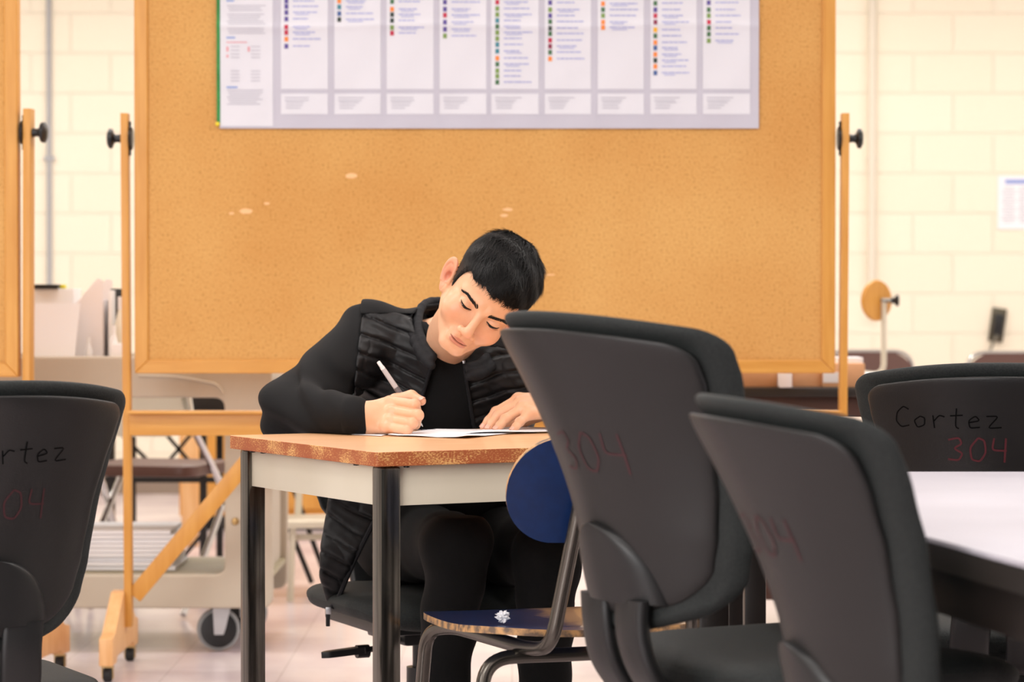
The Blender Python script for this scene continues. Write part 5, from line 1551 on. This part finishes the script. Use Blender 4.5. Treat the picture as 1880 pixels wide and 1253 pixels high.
# ---- hair
M['hair'] = material('black_hair', '#080706', .55, spec=.25)
N_ = M['hair'].node_tree.nodes['Principled BSDF']; N_.inputs['Specular IOR Level'].default_value = .28
def hairline(X, Y, Z):
    """>0 where hair grows (head-local)"""
    A = np.abs(X)
    zf = .0485+.0025*np.sin(X*160)+.0015*np.sin(X*410+1)-.10*np.clip(A-.03, 0, 1)     # forehead edge
    zf = zf+.0*A                                   # temple corner
    # side: falls down in front of the ear, then behind it
    zside = np.interp(Y, [-.060, -.046, -.038, -.022, -.010, .004, .010, .045, .060, .11], [.046, .045, .034, .008, -.020, -.024, .028, .022, -.040, -.055]).astype(f32)
    w = np.clip((Y+.062)/.02, 0, 1)
    edge = zf*(1-w)+zside*w
    return Z-edge
def hair_sdf(X, Y, Z):
    A = np.abs(X)
    top = np.clip((Z-.02)/.07, 0, 1)
    t = .0040+.0090*top
    d = ell(X, Y, Z, (0, .014, .036), (.0735, .092, .081))
    d = smin(d, ell(X, Y, Z, (0, -.026, -.022), (.0600, .0565, .082)), .022)
    d = smin(d, ell(X, Y, Z, (0, -.034, .040), (.058, .050, .045)), .02)
    d = d-t-(.0022*np.sin(X*95+Y*40)*np.sin(Y*80-X*30+Z*50)*top).astype(f32)
    g = hairline(X, Y, Z)
    tt = np.clip(-d, -1, 1)
    d = smax(d, -(g*.9).astype(f32), .010)
    return d
gV, gF = surface_nets(hair_sdf, (-.105, -.115, -.065), (.105, .135, .150), .0018*FINE)
gVw = (gV*HS)@HRn.T+np.array(HC)
# strands combed forward and sideways over the cap
def vnormals(V, F):
    n = np.zeros_like(V); a = V[F[:, 0]]; b_ = V[F[:, 1]]; c_ = V[F[:, 2]]; fn = np.cross(b_-a, c_-a)
    for k in range(F.shape[1]): np.add.at(n, F[:, k], fn)
    return n/(np.linalg.norm(n, axis=1)[:, None]+1e-12)
gN = vnormals(gV, gF)
if (gN*(gV-np.array((0, .014, .036)))).sum() < 0: gN = -gN
sel = rng.permutation(len(gV))
thick = hairline(gV[:, 0].astype(f32), gV[:, 1].astype(f32), gV[:, 2].astype(f32))
sel = sel[(thick[sel] > .001)][:15000]
SVs = []; SFs = []; nn = 0
for ii in sel:
    p = gV[ii]; n_ = gN[ii]
    crown = np.array((.012, .070, .105))
    fl = p-crown; fl = fl-n_*(fl@n_); fl = fl/(np.linalg.norm(fl)+1e-6)
    fl = fl+np.array((.35, -.15, 0)); fl = fl+.28*rng.normal(size=3); fl = fl-n_*(fl@n_); fl /= np.linalg.norm(fl)
    topf = min(1, max(0, (p[2]-.02)/.07))
    Ls = (.006+.016*topf)*(.7+.6*rng.random()); lift = (.10+.22*topf)*(.4+rng.random())
    w_ = .00055+.00035*rng.random(); side = np.cross(fl, n_)
    base = p-n_*.0008; curl = .25*rng.normal()
    ks = 4
    for k in range(ks+1):
        t = k/ks; c_ = base+fl*Ls*t+n_*(lift*Ls*t-.45*lift*Ls*t*t*1.6)+side*curl*Ls*t*t
        ww = w_*(1-t*.85)
        SVs.append(c_-side*ww); SVs.append(c_+side*ww)
        if k < ks: q = nn+2*k; SFs.append((q, q+1, q+3, q+2))
    nn += 2*(ks+1)
sV2 = (np.array(SVs)*HS)@HRn.T+np.array(HC)
V, F, _ = join([(gVw, gF, np.zeros((len(gVw), 3))), (sV2, np.array(SFs), np.zeros((len(sV2), 3)))])
np_mesh('hair', V, F, M['hair'], person)

# ---- brows and lashes hug the face
ys = np.linspace(-.13, -.03, 500).astype(f32)
def face_y(x, z):
    v = head_sdf(np.full_like(ys, x), ys, np.full_like(ys, z)); k = int(np.argmax(v < 0)); return float(ys[k])
def hairs_on_face(name, curve, count, length, wid, flow):
    SV = []; SF = []; nn = 0
    for _ in range(count):
        t = rng.random(); x, z, hw_ = curve(t); z += (rng.random()-.5)*2*hw_
        fx, fz = flow(t, (rng.random()-.5)); pts = []
        for k in range(4):
            s_ = k/3; xx = x+fx*length*s_; zz = z+fz*length*s_; pts.append(np.array((xx, face_y(abs(xx), zz)-.0006-.0007*s_, zz)))
        for k, p in enumerate(pts):
            d_ = pts[min(k+1, 3)]-pts[max(k-1, 0)]; sd = np.cross(d_, (0, -1, 0)); sd = sd/(np.linalg.norm(sd)+1e-9)*wid*(1-k*.22)
            SV += [p-sd, p+sd]
            if k < 3: q = nn+2*k; SF.append((q, q+1, q+3, q+2))
        nn += 8
    W_ = (np.array(SV)*HS)@HRn.T+np.array(HC)
    return np_mesh(name, W_, np.array(SF), M['hair'], person)
for s_ in (-1, 1):
    def bc_(t, s_=s_):
        x = s_*(.0125+.0385*t); z = .0085+.0065*min(1, t/.75)-.004*max(0, t-.75)/.25; return x, z, (.0032*(1-t)**.35+.0004)
    hairs_on_face('eyebrow', bc_, 260, .0062, .00042, lambda t, r, s_=s_: (s_*(.55+.45*t), .75-.95*t+r*.4))
    pts = []; n_ = 18
    for k in range(n_+1):
        t = k/n_; x = .0185+.0265*t; z = LZ(x)
        pts.append(Vector((s_*x, face_y(x, z)-.0003, z)))
    wp = [toW(p) for p in pts]
    la = MB().tube(wp, [.0005+.0009*math.sin(math.pi*min(1, .12+.8*k/n_)) for k in range(n_+1)], 6)
    for k in range(1, n_):
        for j in range(2):
            b0 = pts[k]+Vector((0, -.0003, 0)); l_ = .0055*(.5+.6*k/n_)
            b1 = b0+Vector((s_*(.25*(k/n_-.3))*l_, -.75*l_, -.45*l_)); b2 = b0+Vector((s_*(.45*(k/n_-.3))*l_, -1.1*l_, -.40*l_))
            la.tube([toW(b0), toW(b1), toW(b2)], [.00028, .0002, .00008], 4)
    la.build('eyelashes', M['hair'], person)

# eyeballs glancing down
M['eye_white'] = material('eye_white', '#D8CFC9', .2)
M['iris'] = material('iris_dark_brown', '#1A0E09', .12)
for s_ in (-1, 1):
    c0 = Vector((s_*.0315, -.0700, -.0040)); fw = Vector((0, -.86, -.50)).normalized()
    mb = MB(); v = []; f = []; m_ = []; n1, n2 = 20, 28
    q = fw.to_track_quat('Z', 'Y').to_matrix()
    for j in range(n1+1):
        a = math.pi*j/n1
        for i in range(n2): b0 = 2*math.pi*i/n2; v.append(toW(c0+q @ Vector((math.sin(a)*math.cos(b0), math.sin(a)*math.sin(b0), math.cos(a)))*.0112))
    for j in range(n1):
        for i in range(n2): f.append((j*n2+i, j*n2+(i+1) % n2, (j+1)*n2+(i+1) % n2, (j+1)*n2+i)); m_.append(1 if j < 4 else 0)
    mb.v = v; mb.f = f; mb.m = m_
    mb.build('eyeball', [M['eye_white'], M['iris']], person)

# finger nails
M['nail'] = material('nail', '#E8B09A', .3)
def nail(tip, dip, up, r, par):
    tip = Vector(tip); dip = Vector(dip); d = (tip-dip).normalized(); up = Vector(up); up = (up-d*up.dot(d)).normalized(); sd = d.cross(up)
    V = []; F = []; nu_, nv_ = 8, 8
    for j in range(nv_+1):
        for i in range(nu_+1):
            a = (i/nu_-.5)*1.7; t = (j/nv_-.40)*.0090; sh = math.sqrt(max(0, 1-(2*j/nv_-1)**6))
            V.append(tip+d*t+(up*math.cos(a*sh)+sd*math.sin(a*sh))*(r+.0004))
    for j in range(nv_):
        for i in range(nu_): q = j*(nu_+1)+i; F.append((q, q+1, q+nu_+2, q+nu_+1))
    o = mesh_obj('fingernail', V, F, M['nail'], par); m_ = o.modifiers.new('t', 'SOLIDIFY'); m_.thickness = .0006; m_.offset = 0
for nme in FL: nail(FL[nme][3], FL[nme][2], (-.25, -.55, .8), RL[nme][3], person)
nail(TH_R[0][3], TH_R[0][2], (.3, -.75, .6), TH_R[1][3], person)

# ---- his chair, pen and papers
chM = task_chair('task_chair', Vector((-.185, 5.43, 0)), 155, .437, 'black task chair the writing person sits on, behind the desk', 'black task chairs', None, lever=False, swivel=33, gap=.085, H=.31)
mb = MB(); mb.tube([(.05, .06, .332), (.12, .09, .315), (.16, .10, .312)], .006, 8); mb.build('lever_rod', M['black_plastic'], chM)
mb = MB(); mb.prism(arc_pts([(-.045, -.016), (.03, -.012), (.045, 0), (.03, .012), (-.045, .016)], .006), .012, Euler((0, R_(4), 0)).to_matrix(), (.205, .10, .311), bev=.003)
mb.tube([(.150, .10, .311), (.175, .10, .311)], .013, 10); mb.build('lever_paddle', M['black_plastic'], chM)

ptip = P(776.5, 784, 4.955); ptop = P(694, 664, 4.955)
d = (ptip-ptop); Lp = d.length; d.normalize()
Mp = d.to_track_quat('Z', 'Y').to_matrix()
pen = empty('pen', ptop, 0, 'clear and white ballpoint pen held in the writing hand', 'pen')
M['clear_plastic'] = material('smoky_clear_plastic', '#C9C2C2', .12, spec=.6, coat=.4)
MB().lathe([(.0, .012), (.0040, .012), (.0046, .020), (.0049, .06), (.0050, .095), (.0046, Lp-.022), (.0030, Lp-.012), (.0, Lp-.012)], M=Mp, n=20).build('barrel', M['clear_plastic'], pen)
MB().lathe([(.0, 0), (.0032, .0005), (.0036, .004), (.0036, .012), (.0044, .0125), (.0044, .018), (.0, .018)], M=Mp, n=20).build('push_button', M['white_plastic'], pen)
MB().lathe([(.0, .058), (.00515, .058), (.00515, .078), (.0, .078)], M=Mp, n=20).build('dark_grip', material('grip_grey', '#6E686A', .4), pen)
MB().lathe([(.0, Lp-.013), (.0031, Lp-.013), (.0012, Lp-.002), (.0004, Lp), (.0, Lp)], M=Mp, n=16).build('tip', M['chrome'], pen)
cl = MB(); sd = Mp @ Vector((1, 0, 0)); cl.bar(sd*.0062+d*.014, sd*.0062+d*.048, .003, .0012, up=sd.cross(d)); cl.bar(sd*.004+d*.015, sd*.0066+d*.015, .003, .002); cl.build('clip', M['chrome'], pen)

def sheet(name, pts, lift, mat, label, cat, h=.0006, curl=None, parent=None):
    """quad of desk points a,b,c,d with slight waves"""
    a, b_, c_, d_ = [Vector(p) for p in pts]; n_ = 24; V = []; F = []
    for j in range(n_+1):
        for i in range(n_+1):
            u, v = i/n_, j/n_; p = (a*(1-u)+b_*u)*(1-v)+(d_*(1-u)+c_*u)*v
            p.z = DZ+lift+(curl(u, v) if curl else 0); V.append(p)
    for j in range(n_):
        for i in range(n_): q = j*(n_+1)+i; F.append((q, q+1, q+n_+2, q+n_+1))
    o = mesh_obj(name, V, F, mat, parent); m_ = o.modifiers.new('t', 'SOLIDIFY'); m_.thickness = h; m_.offset = 1
    if label: tag(o, label, cat)
    return o
# open workbook under the hands
pa = on_desk(738, 803); pb = on_desk(868, 804.5)
wb = [(-.205, 4.865, 0), (-.075, 4.800, 0), (.015, 5.02, 0), (-.135, 5.06, 0)]
pg = sheet('paper', [on_desk(712, 801.5), on_desk(858, 806.5), on_desk(985, 791.5), on_desk(800, 789.5)], .0012, M['white_paper'], 'white sheet the person is writing on, edge slightly curled', 'paper',
           curl=lambda u, v: .0016*abs(math.sin(u*5+v*2))*(1-v)+.0035*max(0, u-.86)/.14*max(0, .25-v)*4+.0045*max(0, .12-u)/.12*max(0, .5-v))
pg2 = sheet('paper', [on_desk(850, 800.5), on_desk(1030, 795.5), on_desk(1080, 789.8), on_desk(905, 790.5)], .0045, M['white_paper'], 'white sheet under the flat left hand, running behind the black chair', 'paper', curl=lambda u, v: .0012*math.sin(u*6))
tg = sheet('paper', [on_desk(620, 798.0), on_desk(700, 802.0), on_desk(715, 798.5), on_desk(640, 796.3)], .0010, M['white_paper'], 'paper corner peeking out under the writing forearm', 'paper', curl=lambda u, v: .006*max(0, .3-u)/.3)
# a line of grey writing on the sheet
mb = MB()
for k in range(5):
    p = on_desk(760+k*9, 794.2-k*.25); mb.box((p.x, p.y, DZ+.0030+.0016*.9), (.007, .004, .0004))
mb.build('handwriting', material('pencil_grey', '#8C93A3', .7), pg)
